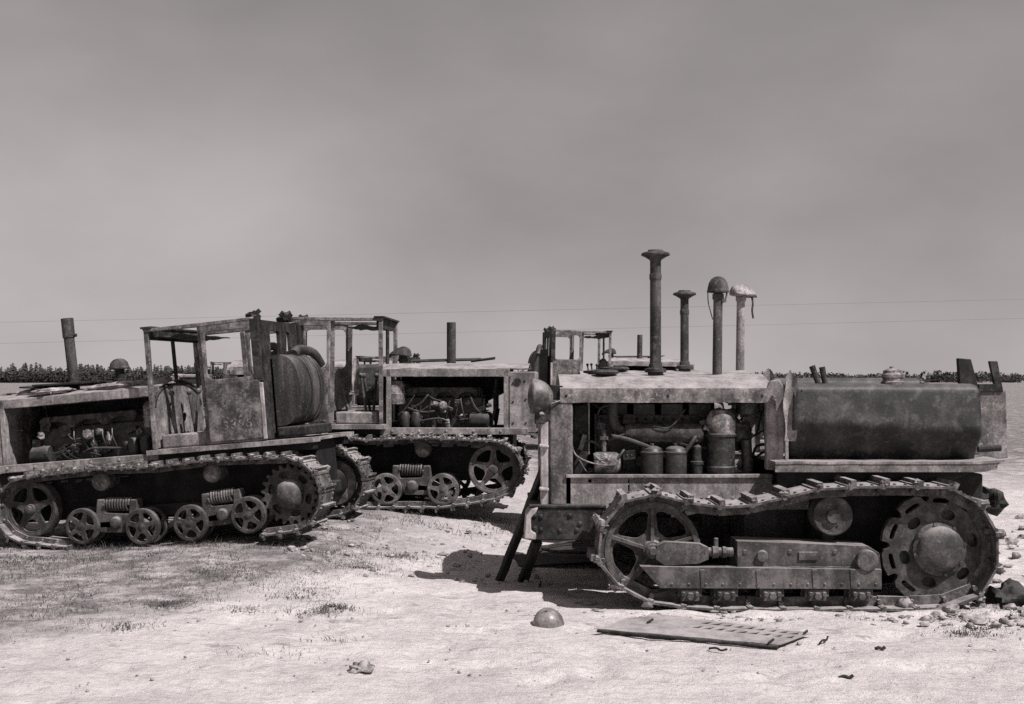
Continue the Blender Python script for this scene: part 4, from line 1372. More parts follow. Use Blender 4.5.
    for sy in (-1, 1):
        y0, y1 = sorted((sy*(HW-0.05), sy*(HW+0.02)))
        mb.grid(22, 3, lambda u, v: (1.46+(front+0.06-1.46)*u, sy*(HW+0.02), ztr+0.095*v+0.005*mnoise.noise(Vector((u*12,v,sy)))), (0,sy*0.05,0))
        mb.box(1.515, 1.57, y0, y1, 0.926, ztr+0.09)
        mb.box(front-0.01, front+0.045, y0, y1, 0.92, ztr+0.09)
    obj('bay_frame', mb, M['sill'], root, 0.005)
    mb = MB()
    x0 = 1.44
    gap = (ex-0.45, ex+0.55)
    def cover(u, v):
        x = x0+(front+0.28-x0)*u
        y = (v-0.5)*2*(HW+0.01)
        z = ztr+0.10+0.06*(1-(y/HW)**2)+0.014*mnoise.noise(Vector((x*2.5,y*2.5,seed*3)))+0.006*mnoise.noise(Vector((x*9,y*9,seed)))
        return (x, y, z)
    mb.grid(50, 16, cover, (0,0,0.012))
    hd = obj('hood', mb, M['hood'], root)
    # torn hood flap lying on top
    mb = MB()
    mb.boxc((ex-0.08, 0.18, ztr+0.205), (0.85,0.3,0.022), (R(4),R(-1.5),0.02))
    mb.boxc((ex+0.38, 0.16, ztr+0.21), (0.3,0.25,0.018), (R(-3),R(-7),0.1))
    obj('loose_hood_flap', mb, M['burnt'], hd, 0.004)
    if lumps:
        mb = MB()
        for i in range(9):
            x = rnd.uniform(1.55, front); y = rnd.uniform(-0.2, 0.38)
            mb.blob((x, y, ztr+0.145), (rnd.uniform(0.08,0.28), rnd.uniform(0.08,0.16), rnd.uniform(0.02,0.05)), 0.6, i+seed*11, 18, 8)
        o = obj('dirt_heap', mb, M['dirt'], hd); 
    # radiator box with a bolted pale panel
    mb = MB()
    mb.box(rad0, rad1, -HW-0.01, HW+0.01, 0.86, ztr+0.06)
    rd = obj('radiator', mb, M['sill'], root, 0.015)
    mb = MB()
    for sy in (-1, 1):
        for x, z in ((0.05,0.05),(0.2,0.05),(0.05,0.3),(0.2,0.33),(0.05,0.52),(0.19,0.55)):
            hexbolt(mb, (rad0+x, sy*(HW+0.01), 0.93+z), (0,sy,0), 0.014, 0.01)
    mb.cyl((rad0+0.1, -HW-0.02, ztr-0.06), (rad0+0.1, HW+0.02, ztr-0.06), 0.045, seg=14)
    obj('panel_bolt', mb, M['burnt'], rd)
    mb = MB()
    for k in range(9): mb.box(rad1+0.0, rad1+0.02, -0.36+k*0.085, -0.33+k*0.085, 0.92, 1.5)
    obj('front_grille', mb, M['burnt'], rd)
    mb = MB(); mb.box(rad0+0.02, rad0+0.2, -0.3, 0.3, 0.82, 0.9)
    fs_ = far_side
    mb = MB()
    ya, yb = sorted((fs_*(HW-0.055), fs_*(HW-0.035)))
    mb.plate([(1.58,0.93),(front-0.35,0.93),(front-0.30,1.2),(front-0.02,1.34),(front-0.02,1.535),(1.58,1.535)], [circle(front-0.5,1.12,0.05,12)], ya, yb)
    obj('bay_panel', mb, M['burnt'], root, 0.004)
    # ---- engine in the bay
    mb = MB()
    e0, e1 = 1.62, front-0.28
    mb.box(e0, e1, -0.20, 0.22, 0.85, 1.28)
    mb.box(e0+0.05, e1-0.02, -0.16, 0.18, 1.28, 1.40)
    for sy in (-1, 1):
        for k in range(6):
            x = e0+0.12+k*(e1-e0-0.2)/5
            mb.cyl((x, sy*0.19, 1.0+0.04*(k%2)), (x, sy*(0.25+0.02*(k%3)), 1.0+0.04*(k%2)), 0.035, seg=10)
    eb = obj('engine_block', mb, M['engine'], root, 0.015)
    n_ar = 3
    for sy in (-1, 1):
        mb = MB()
        # manifold with arched underside
        xs0, xs1 = e0+0.18, e1-0.04
        top = [(xs0+0.02,1.40),(xs1-0.06,1.40),(xs1,1.36)]
        bot = []
        wd = (xs1-xs0)/n_ar
        for k in range(n_ar):
            xa = xs1-k*wd
            for q in range(9):
                a = PI*q/8
                bot.append((xa-wd*0.1-(wd*0.4)*(1-math.cos(a)), 1.27+0.075*math.sin(a)))
        mb.plate(top[::-1]+[(xs0,1.36)]+bot[::-1] if False else [(xs0,1.36),(xs0+0.02,1.40),(xs1-0.06,1.40),(xs1,1.36)]+bot, [], *(sorted((sy*0.20, sy*0.31))))
        obj('exhaust_manifold', mb, M['pipe'], root, 0.01)
        # fuel bowls
        for x in (e0+0.10, e0+0.235):
            mb = MB(); mb.lathe([(0,0),(0.045,0),(0.062,0.05),(0.066,0.16),(0.05,0.20),(0.02,0.21),(0,0.21)], (x, sy*0.31, 0.90), (0,0,1), 20)
            obj('fuel_filter', mb, M['filter'], root)
        mb = MB()
        xm = (e0+e1)/2
        mb.lathe([(0,0),(0.03,0),(0.05,0.02),(0.055,0.07),(0.04,0.10),(0,0.11)], (xm+0.05, sy*0.30, 1.17), (0,sy,0.2), 18)
        mb.blob((xm-0.05, sy*0.30, 1.20), (0.05,0.04,0.04), 0.7, seed+3)
        for k in range(9):
            mb.blob((rnd.uniform(e0+0.1,e1), sy*rnd.uniform(0.25,0.33), rnd.uniform(0.95,1.25)), (rnd.uniform(0.02,0.05),0.03,rnd.uniform(0.02,0.06)), 0.7, seed+k*5, 10, 7)
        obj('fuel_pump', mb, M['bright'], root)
        mb = MB()
        for k in range(5):
            x = xm-0.25+k*0.11
            mb.tube([(x, sy*0.31, 1.02), (x+0.03, sy*0.34, 1.14), (x+0.05, sy*0.30, 1.24), (x+0.11, sy*0.22, 1.30)], 0.008, 6)
        mb.tube([(e0+0.3, sy*0.34, 1.00), (xm, sy*0.35, 1.03), (xm+0.12, sy*0.35, 0.99)], 0.012, 6)
        obj('fuel_line', mb, M['filter'], root)
        for k in range(10):
            mb = MB()
            xa = rnd.uniform(e0+0.05, e1); za = rnd.uniform(0.95, 1.36); xb_ = min(max(xa+rnd.uniform(-0.4,0.4), e0), e1+0.1); zb_ = min(max(za+rnd.uniform(-0.25,0.25), 0.92), 1.42)
            yq = sy*rnd.uniform(0.28, 0.36)
            mb.tube([(xa,sy*0.2,za), (xa,yq,za), ((xa+xb_)/2,yq+sy*0.02,(za+zb_)/2-0.03), (xb_,yq,zb_), (xb_,sy*0.2,zb_)], rnd.choice((0.006,0.009,0.014)), 7, 4)
            obj('engine_pipe', mb, M[rnd.choice(('engine','filter','pipe','cable'))], root)
        for k in range(7):
            mb = MB()
            c_ = (rnd.uniform(e0+0.1,e1+0.15), sy*rnd.uniform(0.24,0.32), rnd.uniform(0.92,1.36))
            mb.boxc(c_, (rnd.uniform(0.04,0.14), 0.07, rnd.uniform(0.04,0.12)), (0, rnd.uniform(-.4,.4), 0))
            for q in (-1, 1): hexbolt(mb, (c_[0]+q*0.02, c_[1]+sy*0.035, c_[2]), (0,sy,0), 0.011, 0.012)
            obj('engine_bracket', mb, M[rnd.choice(('engine','filter','burnt'))], root, 0.005)
        mb = MB()
        mb.lathe([(0,0),(0.085,0),(0.095,0.02),(0.095,0.20),(0.07,0.23),(0,0.23)], (e1-0.14, sy*0.27, 1.0), (1,0,0), 20)
        mb.box(e1+0.02, e1+0.10, sy*0.2-0.1, sy*0.2+0.1, 0.88, 1.02)
        obj('generator', mb, M['filter'], root, 0.004)
        mb = MB()
        mb.lathe([(0,0),(0.12,0),(0.125,0.02),(0.125,0.10),(0.13,0.11),(0.13,0.125),(0.12,0.13),(0.12,0.23),(0.09,0.275),(0.03,0.29),(0,0.29)], (1.60, sy*0.28, 1.20), (0,0,1), 26)
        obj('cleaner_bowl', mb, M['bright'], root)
    mb = MB()
    mb.lathe([(0,0),(0.24,0),(0.25,0.02),(0.24,0.04),(0,0.04)], (front-0.15, 0, 1.2), (1,0,0), 8)
    for k in range(4):
        a = k*PI/2+0.4
        mb.boxc((front-0.13, 0.22*math.cos(a), 1.2+0.22*math.sin(a)), (0.03,0.13,0.26), (a+PI/2,0.2,0))
    obj('cooling_fan', mb, M['burnt'], root)
    # ---- pipes
    mb = MB()
    zt = ztr+0.13
    d = Vector((lean, 0, 1))
    mb.cyl((ex,0.05,zt-0.1), Vector((ex,0.05,zt))+d*exh*0.58, 0.056, seg=20)
    if lean:
        p = Vector((ex,0.05,zt))+d*exh*0.45
        mb.cyl(p, p+Vector((lean*0.5,0,1))*exh*0.16, 0.066, seg=20)
        hexbolt(mb, p+Vector((-0.06,0,0.02)), (-1,0,0), 0.02, 0.03)
    obj('exhaust_stack', mb, M['pipe'], root)
    mb = MB()
    mb.cyl((ax,0.1,zt-0.1), (ax,0.1,zt+0.13+raise_ax), 0.05, seg=18)
    mb.lathe([(0.05,0),(0.06,0.005),(0.06,0.03),(0.05,0.035)], (ax,0.1,zt+0.06), (0,0,1), 18)
    ai = obj('air_intake', mb, M['burnt'], root)
    mb = MB()
    mb.lathe([(0.04,-0.005),(0.104,0.0),(0.108,0.01),(0.104,0.025),(0.09,0.07),(0.06,0.10),(0.025,0.112),(0,0.113)], (ax,0.1,zt+0.13+raise_ax), (0.12 if bent_dome else 0,0,1), 28)
    if bent_dome:
        mb.v = [(p[0]-0.9*max(0,ax-p[0]), p[1], p[2]-0.55*max(0,ax-p[0])*(p[2] > zt+0.15)) for p in mb.v]
    obj('intake_dome', mb, M['pipe'], ai)
    # ---- cab
    rf = 2.20
    mb_panel = None
    for sy in (-1, 1):
        mb = MB()
        y0, y1 = sorted((sy*(CW-0.035), sy*CW))
        ol = [(0.26,0.975),(0.875,0.975),(0.87,1.3),(0.885,rf),(0.30,rf)]
        win = rrect(0.325, 0.84, 1.63, 2.125, 0.065)
        mb.plate(ol, [win], y0, y1)
        # raised lower door skin
        pn = obj('cab_side', mb, M['post'], root, 0.006)
        sk = MB(); yk0, yk1 = sorted((sy*(CW+0.001), sy*(CW+0.012)))
        sk.plate(rrect(0.285, 0.855, 1.0, 1.585, 0.03), [], yk0, yk1)
        dk = obj('door_skin', sk, M['door'], pn, 0.004)
        kb_ = MB(); kb_.box(0.252, 0.338, *sorted((sy*(CW-0.002), sy*(CW+0.006))), 1.60, rf+0.01)
        obj('corner_plate', kb_, M['burnt'], pn, 0.003)
        eb_ = MB(); ye0, ye1 = sorted((sy*(CW-0.01), sy*(CW+0.016)))
        eb_.box(0.245, 0.285, ye0, ye1, 0.985, 1.56)
        obj('edge_strip', eb_, M['pale'], pn, 0.006)
        if number and sy == number[1]:
            cu = bpy.data.curves.new('n', 'FONT'); cu.body = number[0]; cu.size = 0.125; cu.extrude = 0.0012; cu.align_x = 'CENTER'
            cu.offset = 0.0015; cu.space_character = 1.35
            to = bpy.data.objects.new('n', cu); COL.objects.link(to)
            bpy.context.view_layer.update()
            me = bpy.data.meshes.new_from_object(to.evaluated_get(bpy.context.evaluated_depsgraph_get()))
            bpy.data.objects.remove(to)
            me.name = 'chalk_number'
            me.materials.clear(); me.materials.append(M['chalk'])
            no = bpy.data.objects.new('chalk_number', me); COL.objects.link(no); no.parent = pn
            no.location = (0.545, sy*(CW+0.0135), 1.115)
            no.rotation_euler = (R(90), R(-2) , R(180) if sy > 0 else 0)
    # posts
    for sy in (-1, 1):
        mb = MB()
        ya, yb = sorted((sy*(CW-0.05), sy*(CW-0.005)))
        mb.plate([(1.455,0.97),(1.50,0.97),(1.50,rf),(1.45,rf)], [], ya, yb)
        obj('cab_post', mb, M['post'], root, 0.006)
        mb = MB()
        mb.plate([(0.865,0.97),(0.915,0.97),(0.93,rf-0.02),(0.875,rf-0.02)], [], *sorted((sy*(CW-0.06), sy*(CW-0.038))))
        obj('door_jamb', mb, M['post'], root, 0.004)
        mb = MB()
        mb.plate([(0.9,rf-0.02),(1.49,rf-0.02),(1.51,rf+0.015),(0.3,rf+0.03),(0.3,rf)], [], *sorted((sy*(CW-0.045), sy*(CW+0.004))))
        obj('roof_rail', mb, M['post'], root, 0.006)
    mb = MB()
    mb.box(1.40, 1.52, -CW-0.02, CW+0.02, rf+0.016, rf+0.035)
    mb.grid(10, 14, lambda u, v: (1.05+0.40*u, -CW+0.06+(2*CW-0.12)*v, rf-0.075+0.03*mnoise.noise(Vector((u*3,v*4,seed)))), (0,0,0.012))
    mb.box(1.42, 1.47, -CW+0.05, CW-0.05, rf-0.10, rf+0.015)
    obj('roof_lining', mb, M['burnt'], root, 0.0)
    # rear wall with two openings
    mb = MB()
    mt = Matrix.Rotation(R(90), 4, 'Z')
    ol = [(-CW+0.05,0.98),(CW-0.05,0.98),(CW-0.05,rf),(-CW+0.05,rf)]
    hs = [rrect(-0.30,-0.04,1.70,2.10,0.03), rrect(0.02,0.30,1.70,2.10,0.03)]
    mb.plate(ol, hs, -0.29, -0.255, mt)
    mb.box(0.255, 0.30, -CW-0.003, -CW+0.10, 1.58, rf+0.02); mb.box(0.255, 0.30, CW-0.10, CW+0.003, 1.58, rf+0.02)
    obj('rear_wall', mb, M['burnt'], root, 0.006)
    mb = MB()
    for x, y, s_ in ((0.33,0.5,1),(0.30,-0.35,1.2)):
        mb.blob((x,y,rf+0.055), (0.06*s_,0.04,0.05), 0.9, seed+int(x*10), 10, 7)
        mb.boxc((x-0.03,y,rf+0.075), (0.09,0.03,0.035), (0.3,0.7,0.2))
    obj('roof_lug', mb, M['burnt'], root, 0.004)
    # front wall between cab and bay: dash and windscreen frame
    mb = MB()
    ol = [(-CW+0.06,0.98),(CW-0.06,0.98),(CW-0.06,1.40)]+[((CW-0.06)*math.cos(R(a)), 1.40+0.24*math.sin(R(a))) for a in range(15,180,15)]+[(-CW+0.06,1.40)]
    mb.plate(ol, [circle(-0.12,1.28,0.05,14), rrect(-0.22,0.02,1.0,1.12,0.03), circle(0.2,1.42,0.025,10)], -1.47, -1.455, mt)
    fw = obj('front_wall', mb, M['panel'], root, 0.004)
    mb = MB()
    arc = [((1.462), (CW-0.06)*math.cos(R(a)), 1.405+0.245*math.sin(R(a))) for a in range(0,181,12)]
    mb.tube(arc, 0.018, 8, 1)
    mb.tube([(1.462,0.0,1.64),(1.462,0.01,1.8),(1.46,0.03,rf-0.01)], 0.022, 8)
    obj('windscreen_frame', mb, M['burnt'], fw)
    # seat, box and levers
    mb = MB()
    mb.box(0.925, 1.43, 0.20, 0.54, 0.967, 1.11)
    st = obj('seat_box', mb, M['sill'], root, 0.02)
    mb = MB(); mb.box(0.925, 1.43, -0.54, -0.20, 0.967, 1.11); obj('seat_box', mb, M['sill'], root, 0.02)
    mb = MB()
    def bk(u, v):
        y = -0.42+0.84*u
        return (0.86+0.10*math.cos((u-0.5)*PI)*-1+0.06*(1-v), y, 1.12+0.46*v*(1-0.55*(2*u-1)**4))
    mb.grid(16, 10, bk, (0.03,0,0))
    obj('seat_back', mb, M['panel'], st)
    mb = MB()
    for i, (x, y, tx, ty) in enumerate(((1.25,0.12,-0.1,0.04),(1.28,0.0,0.05,0),(1.25,-0.13,-0.08,-0.05),(1.36,0.3,0.02,0.02))):
        mb.tube([(x,y,0.96), (x+tx*0.5,y+ty,1.25), (x+tx,y+ty,1.52)], 0.016, 8)
        mb.blob((x+tx,y+ty,1.54), (0.03,0.03,0.03), 0.1, i)
    for k in range(7):
        mb.blob((rnd.uniform(0.5,1.35), rnd.uniform(-0.45,0.45), rnd.uniform(1.0,1.35)), (rnd.uniform(0.03,0.08),)*3, 0.8, seed*7+k, 10, 8)
    obj('control_lever', mb, M['frame'], root)
    # ---- tank behind the cab: bulging barrel with seams
    mb = MB()
    nU, nV = 28, 18
    def tk(u, v):
        y = -0.37+0.74*u
        e = min(u, 1-u)
        k = 1-max(0, 0.10-e)/0.10*0.16
        a = PI*1.02*v
        x = 0.225-0.33*math.sin(a)**0.6*k
        z = 1.10+0.74*(0.5-0.5*math.cos(a))*(0.97+0.03*k)
        if v > 0.999 or v < 0.001: x = 0.225
        return (x, y, z)
    vs = []
    for i in range(nU+1):
        for j in range(nV+1): vs.append(tk(i/nU, j/nV))
    fs = [(i*(nV+1)+j, i*(nV+1)+j+1, (i+1)*(nV+1)+j+1, (i+1)*(nV+1)+j) for i in range(nU) for j in range(nV)]
    fs += [tuple(range(nV+1))[::-1], tuple(nU*(nV+1)+j for j in range(nV+1))]
    fs += [(i*(nV+1), (i+1)*(nV+1), (i+1)*(nV+1)+nV, i*(nV+1)+nV) for i in range(nU)]
    mb.add(vs, fs)
    tb = obj('fuel_tank', mb, M['tankb'], root, 0.0, ang=45)
    mb = MB()
    for y in (-0.13, 0.16):
        pp = [Vector(tk((y+0.37)/0.74, j/14))+Vector((-0.006,0,0)) for j in range(1,14)]
        mb.tube(pp, 0.006, 6, 2)
    obj('tank_seam', mb, M['tankb'], tb)
    mb = MB()
    mb.tube([(0.09,0.10,1.84), (0.09,-0.05,1.89), (0.08,-0.25,1.89), (0.04,-0.42,1.85), (0.0,-0.52,1.72)], 0.05, 12)
    obj('tank_pipe', mb, M['tankb'], tb)
    mb = MB()
    mb.box(-0.10, 0.22, -0.42, 0.42, 0.985, 1.09)
    obj('tank_cradle', mb, M['burnt'], root, 0.02)
    return root

# the one on the mound at the left, its rear turned a little to us, nose down
tb = cab_crawler('cab_tractor', (-2.04, 13.20, 0.365), (0, R(4.9), R(170)), front=3.25, ex=2.62, ax=2.06, seed=5, exh=1.32, far_side=-1, raise_ax=0.07, broken=True,
                 bog=(R(3.6), R(-4.0)), lean=0.045, number=('3395', 1), idler_m='darkw')
tag(tb, 'stripped cab tractor with chalk number on its side, nose down on the mound', 'crawler tractor', 'derelict crawler tractors')
tcr = cab_crawler('cab_tractor', (-2.98, 15.32, 0.43), (0, 0, R(-3)), front=2.92, ex=2.24, ax=1.64, seed=9, exh=0.92, bent_dome=True, lumps=False)
tag(tcr, 'stripped cab tractor facing right with open engine bay and straight exhaust, behind the numbered one', 'crawler tractor', 'derelict crawler tractors')
te = copy_tree(tcr)
te.location = (0.44, 26.0, 0.70); te.rotation_euler = (0, R(1.0), R(7))
tag(te, 'distant cab tractor facing right, seen above the front hood of the nearest tractor', 'crawler tractor', 'derelict crawler tractors')
td = copy_tree(tcr)
td.location = (-2.05, 29.5, 0.22); td.rotation_euler = (0, 0, R(172))
tag(td, 'distant tractor framed by the empty doorway of the cab with the straight exhaust', 'crawler tractor', 'derelict crawler tractors')
th = copy_tree(b_root, None, skip=('exhaust_stack', 'air_intake', 'filler_neck'))
th.location = (-2.35, 20.6, 0.27); th.rotation_euler = (0, 0, R(4))
tag(th, 'cabless tractor without any pipes, glimpsed through the middle cab behind the other machines', 'crawler tractor', 'derelict crawler tractors')
tg = copy_tree(tcr)
tg.location = (-12.4, 58, 0.1); tg.rotation_euler = (0, 0, R(188))
tg.location.z = 0.45
tag(tg, 'farthest tiny tractor, seen through the side window of the numbered cab', 'crawler tractor', 'derelict crawler tractors')

# ------------------------------------------------------------------ things lying about
def plank(p0, p1, w, t_, label):
    p0, p1 = Vector(p0), Vector(p1)
    d = p1-p0
    mb = MB()
    L = d.length
    def fn(u, v): return (-w/2+w*u, t_/2, L*v)
    mb.grid(3, 20, lambda u, v: (-w/2+w*u+0.008*mnoise.noise(Vector((v*9,u,L))), t_/2+0.004*mnoise.noise(Vector((v*15,u*3,1))), L*v+0.02*(v>0.99)*mnoise.noise(Vector((u*9,0,0)))), (0,t_,0))
    o = obj('leaning_beam', mb, M['wood'], None, 0.004)
    o.rotation_euler = d.to_track_quat('Z','Y').to_euler()
    o.location = p0
    return tag(o, label, 'beam', 'dark beams at the tractor front')
def onground(px, py, Y): return (PX(px,Y), Y, gh(PX(px,Y), Y)-0.01)
b0 = (PX(499,11.75), 11.75, gh(PX(499,11.75), 11.75)-0.03)
plank(b0, (PX(545,11.25), 11.25, PZ(466,11.25)), 0.078, 0.05, 'longer dark beam leaning up to the radiator below the headlamp')
plank((PX(522,11.75), 11.75, gh(PX(522,11.75), 11.75)-0.03), (PX(537,11.4), 11.4, PZ(540,11.4)-0.01), 0.085, 0.06, 'shorter dark beam standing under the end of the front beam')

mb = MB()
ht = [(0.33*math.cos(2*PI*k/48), 0.33*math.sin(2*PI*k/48), 0.012*math.sin(4*PI*k/48)) for k in range(49)]
mb.tube(ht, 0.014, 8, 1)
o = obj('wire_hoop', mb, M['pipe'])
o.location = (PX(574,13.0), 13.0, gh(PX(574,13.0), 13.0)+0.11)
o.rotation_euler = (R(2.5), R(-3), 0)
tag(o, 'thin dark hoop lying on the added shade plate under the front beam', 'hoop')

# dark plate added to darken the shaded ground beneath the near tractor's nose
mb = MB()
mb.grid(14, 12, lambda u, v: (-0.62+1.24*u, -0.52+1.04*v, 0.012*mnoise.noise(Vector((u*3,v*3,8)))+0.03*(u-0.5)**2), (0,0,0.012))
o = obj('ground_shade_plate', mb, M['belly'], None, 0.0)
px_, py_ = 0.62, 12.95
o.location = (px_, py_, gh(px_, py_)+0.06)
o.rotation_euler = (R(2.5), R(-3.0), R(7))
tag(o, 'dark flat plate added as ground shade behind the beams under the tractor nose', 'shade plate')

# dome of a lamp on the sand
mb = MB()
prof = [(0.118,-0.03),(0.124,-0.02),(0.122,0.0),(0.118,0.03),(0.104,0.068),(0.078,0.098),(0.042,0.117),(0.014,0.122),(0.012,0.116),(0,0.116)]
mb.lathe(prof, (0,0,0), (0,0,1), 40)
mb.v = [(p[0]*(1+0.05*mnoise.noise(Vector(p)*14)), p[1]*(1+0.05*mnoise.noise(Vector(p)*14+Vector((4,0,0)))), p[2]*(1+0.08*mnoise.noise(Vector(p)*11))-0.02*max(0,p[0]-0.03)*(p[2]>0.05)*6) for p in mb.v]
dm = obj('lamp_shell', mb, M['bowl'])
dm.location = (PX(548.5,9.75), 9.75, gh(PX(548.5,9.75), 9.75)+0.012)
dm.rotation_euler = (R(28), R(-12), 0)
tag(dm, 'small grey metal dome lying alone on the sand', 'metal dome')
hb = MB(); hb.lathe([(0,0.1165),(0.012,0.1165),(0.013,0.119),(0,0.119)], (0,0,0), (0,0,1), 12)
obj('screw_hole', hb, M['belly'], dm)

# perforated sheet lying by the track
mb = MB()
q = [(PX(594,9.46), 9.46), (PX(780,8.98), 8.98), (PX(812,9.36), 9.36), (PX(652,10.02), 10.02)]
def bil(u, v):
    a = Vector(q[0]).lerp(Vector(q[1]), u); b = Vector(q[3]).lerp(Vector(q[2]), u)
    return a.lerp(b, v)
cxy = bil(0.5, 0.5)
def rel(u, v):
    p = bil(u, v)-cxy
    return (p.x, p.y)
holes = []
for row, vv in ((0, 0.50), (1, 0.77)):
    for k in range(9):
        uu = 0.40+k*0.066-row*0.02
        holes.append([rel(uu, vv), rel(uu+0.046, vv+0.01), rel(uu+0.032, vv+0.19)])
outl = [rel(k/14, 0.012*math.sin(k*1.7)) for k in range(14)]+[rel(1, k/5) for k in range(5)]+[rel(1-k/14, 1+0.02*math.sin(k*2.3)) for k in range(14)]+[rel(0.03*math.sin(k*2.0), 1-k/5) for k in range(5)]
mb.plate(outl, holes, -0.002, 0.002, Matrix.Rotation(R(-90), 4, 'X'))
sh = obj('perforated_sheet', mb, M['sheet'])
# plate() lies in XZ; turned by +90 about X it maps z -> y
sh.location = (cxy.x, cxy.y, gh(cxy.x, cxy.y)+0.035)
sh.rotation_euler = (R(1.5), R(0.4), 0)
tag(sh, 'bent steel sheet with two rows of punched slots lying beside the track', 'metal sheet')
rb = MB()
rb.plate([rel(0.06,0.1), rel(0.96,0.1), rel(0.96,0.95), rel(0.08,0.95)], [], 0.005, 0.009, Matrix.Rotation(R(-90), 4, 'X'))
obj('slot_shade_plate', rb, M['belly'], sh)  # dark layer added below the sheet so its slots read as shaded
rb = MB()
pa, pb = rel(0.02,0.0), rel(0.99,0.0)
rb.tube([(pa[0],pa[1]-0.004,-0.012), (pa[0]*0.4+pb[0]*0.6-0.2,pa[1]*0.5+pb[1]*0.5-0.006,-0.008), (pb[0],pb[1]-0.004,-0.016)], 0.014, 8, 6)
obj('folded_rim', rb, M['burnt'], sh)
rb = MB()
for uu, vv, s_ in ((0.95,0.02,1.0),(0.16,0.5,1.0),(0.99,0.85,0.7)):
    x, y = rel(uu, vv)
    rb.boxc((x,y,0.02), (0.07*s_,0.012,0.018), (0.1,-0.3,0.7))
obj('bent_tab', rb, M['burnt'], sh, 0.003)

def scrap(name, px, py, size, m, label, cat, seed, flat=0.4, group=None):
    Y = EYE*F/(py-HOR)
    for _ in range(5):
        Y = (EYE-gh(PX(px,Y),Y))*F/(py-HOR)
    x = PX(px,Y)
    mb = MB(); mb.blob((0,0,0), (size, size*0.8, size*flat), 0.7, seed, 18, 12)
    o = obj(name, mb, M[m], ang=60)
    o.location = (x, Y, gh(x,Y)+size*flat*0.45)
    o.rotation_euler = (0,0,seed*1.3)
    tag(o, label, cat, group)
    return o
scrap('boulder', 1004, 606, 0.17, 'burnt', 'dark boulder behind the rear sprocket of the nearest tractor', 'stone', 4, 0.75)
scrap('earth_clod', 362, 672, 0.085, 'rag', 'crumpled clod lying alone in the open sand in front', 'clod', 2, 0.5)
scrap('stone', 906, 611, 0.085, 'stone', 'pale stone wedged under the left edge of the rear sprocket', 'stone', 6, 0.7, 'stones under the sprocket')
scrap('stone', 948, 614, 0.11, 'stone', 'wide pale stone lying below the middle of the rear sprocket', 'stone', 7, 0.45, 'stones under the sprocket')
scrap('stone', 979, 612, 0.07, 'stone', 'small pale stone at the right foot of the rear sprocket', 'stone', 8, 0.7, 'stones under the sprocket')
scrap('scrap_tin', 588, 604, 0.10, 'pale', 'pale torn tin strip lying in the shade before the idler', 'tin scrap', 9, 0.12)
scrap('scrap_tin', 600, 610, 0.07, 'pale', 'smaller pale tin scrap touching the idler track bottom', 'tin scrap', 10, 0.12)

def stick(px, py, L, ang, label, r=0.008):
    Y = (EYE-0.0)*F/(py-HOR)
    x = PX(px,Y)
    mb = MB()
    pts = [(-L/2,0,0),(-L*0.1,0.01*L,0.012),(L*0.2,-0.03*L,0.004),(L/2,0.02*L,0.02)]
    mb.tube(pts, r, 6)
    o = obj('stick', mb, M['wood'])
    o.location = (x, Y, gh(x,Y)+0.012); o.rotation_euler = (0,0,ang)
    tag(o, label, 'stick', 'sticks on the sand')
stick(824, 643, 0.17, R(55), 'short dark stick just right of the perforated sheet')
stick(880, 651, 0.07, R(-25), 'stubby dark stick on the sand below the rear sprocket', 0.012)
stick(846, 680, 0.09, R(-12), 'dark stick nearest to the lower edge of the sand', 0.012)
stick(718, 652, 0.16, R(-50), 'thin stick in front of the perforated sheet')
stick(540, 590, 0.20, R(85), 'thin upright-looking twig near the grey dome')

# rubble thrown up round the rear of the near tractor and along its track
def rubble():
    rnd = random.Random(12)
    mb = MB()
    def put(x, y, s_):
        mb.blob((x, y, gh(x,y)+s_*0.25), (s_, s_*rnd.uniform(0.6,1), s_*rnd.uniform(0.4,0.75)), 0.8, rnd.randint(0,999), 8, 5)
    for i in range(330):
        put(rnd.gauss(3.95, 0.45), rnd.gauss(10.35, 0.35), abs(rnd.gauss(0.012, 0.016))+0.006)
    for i in range(200):
        put(rnd.uniform(0.9, 4.2), rnd.gauss(10.15, 0.14), abs(rnd.gauss(0.008, 0.008))+0.005)
    for i in range(380):
        put(rnd.uniform(-5.5, 5.5), rnd.uniform(7.6, 10.5), abs(rnd.gauss(0.004, 0.004))+0.003)
    for i in range(160):
        put(rnd.gauss(5.6, 0.8), rnd.gauss(12.6, 1.6), abs(rnd.gauss(0.03, 0.03))+0.01)
    for i in range(200):
        put(rnd.uniform(-2.2, 0.4), rnd.uniform(11.5, 13.9), abs(rnd.gauss(0.012, 0.012))+0.004)
    o = obj('rubble', mb, M['dirt'], ang=60)
    tag(o, 'loose clods and gravel scattered around the tracks', 'rubble', None, 'stuff')
rubble()

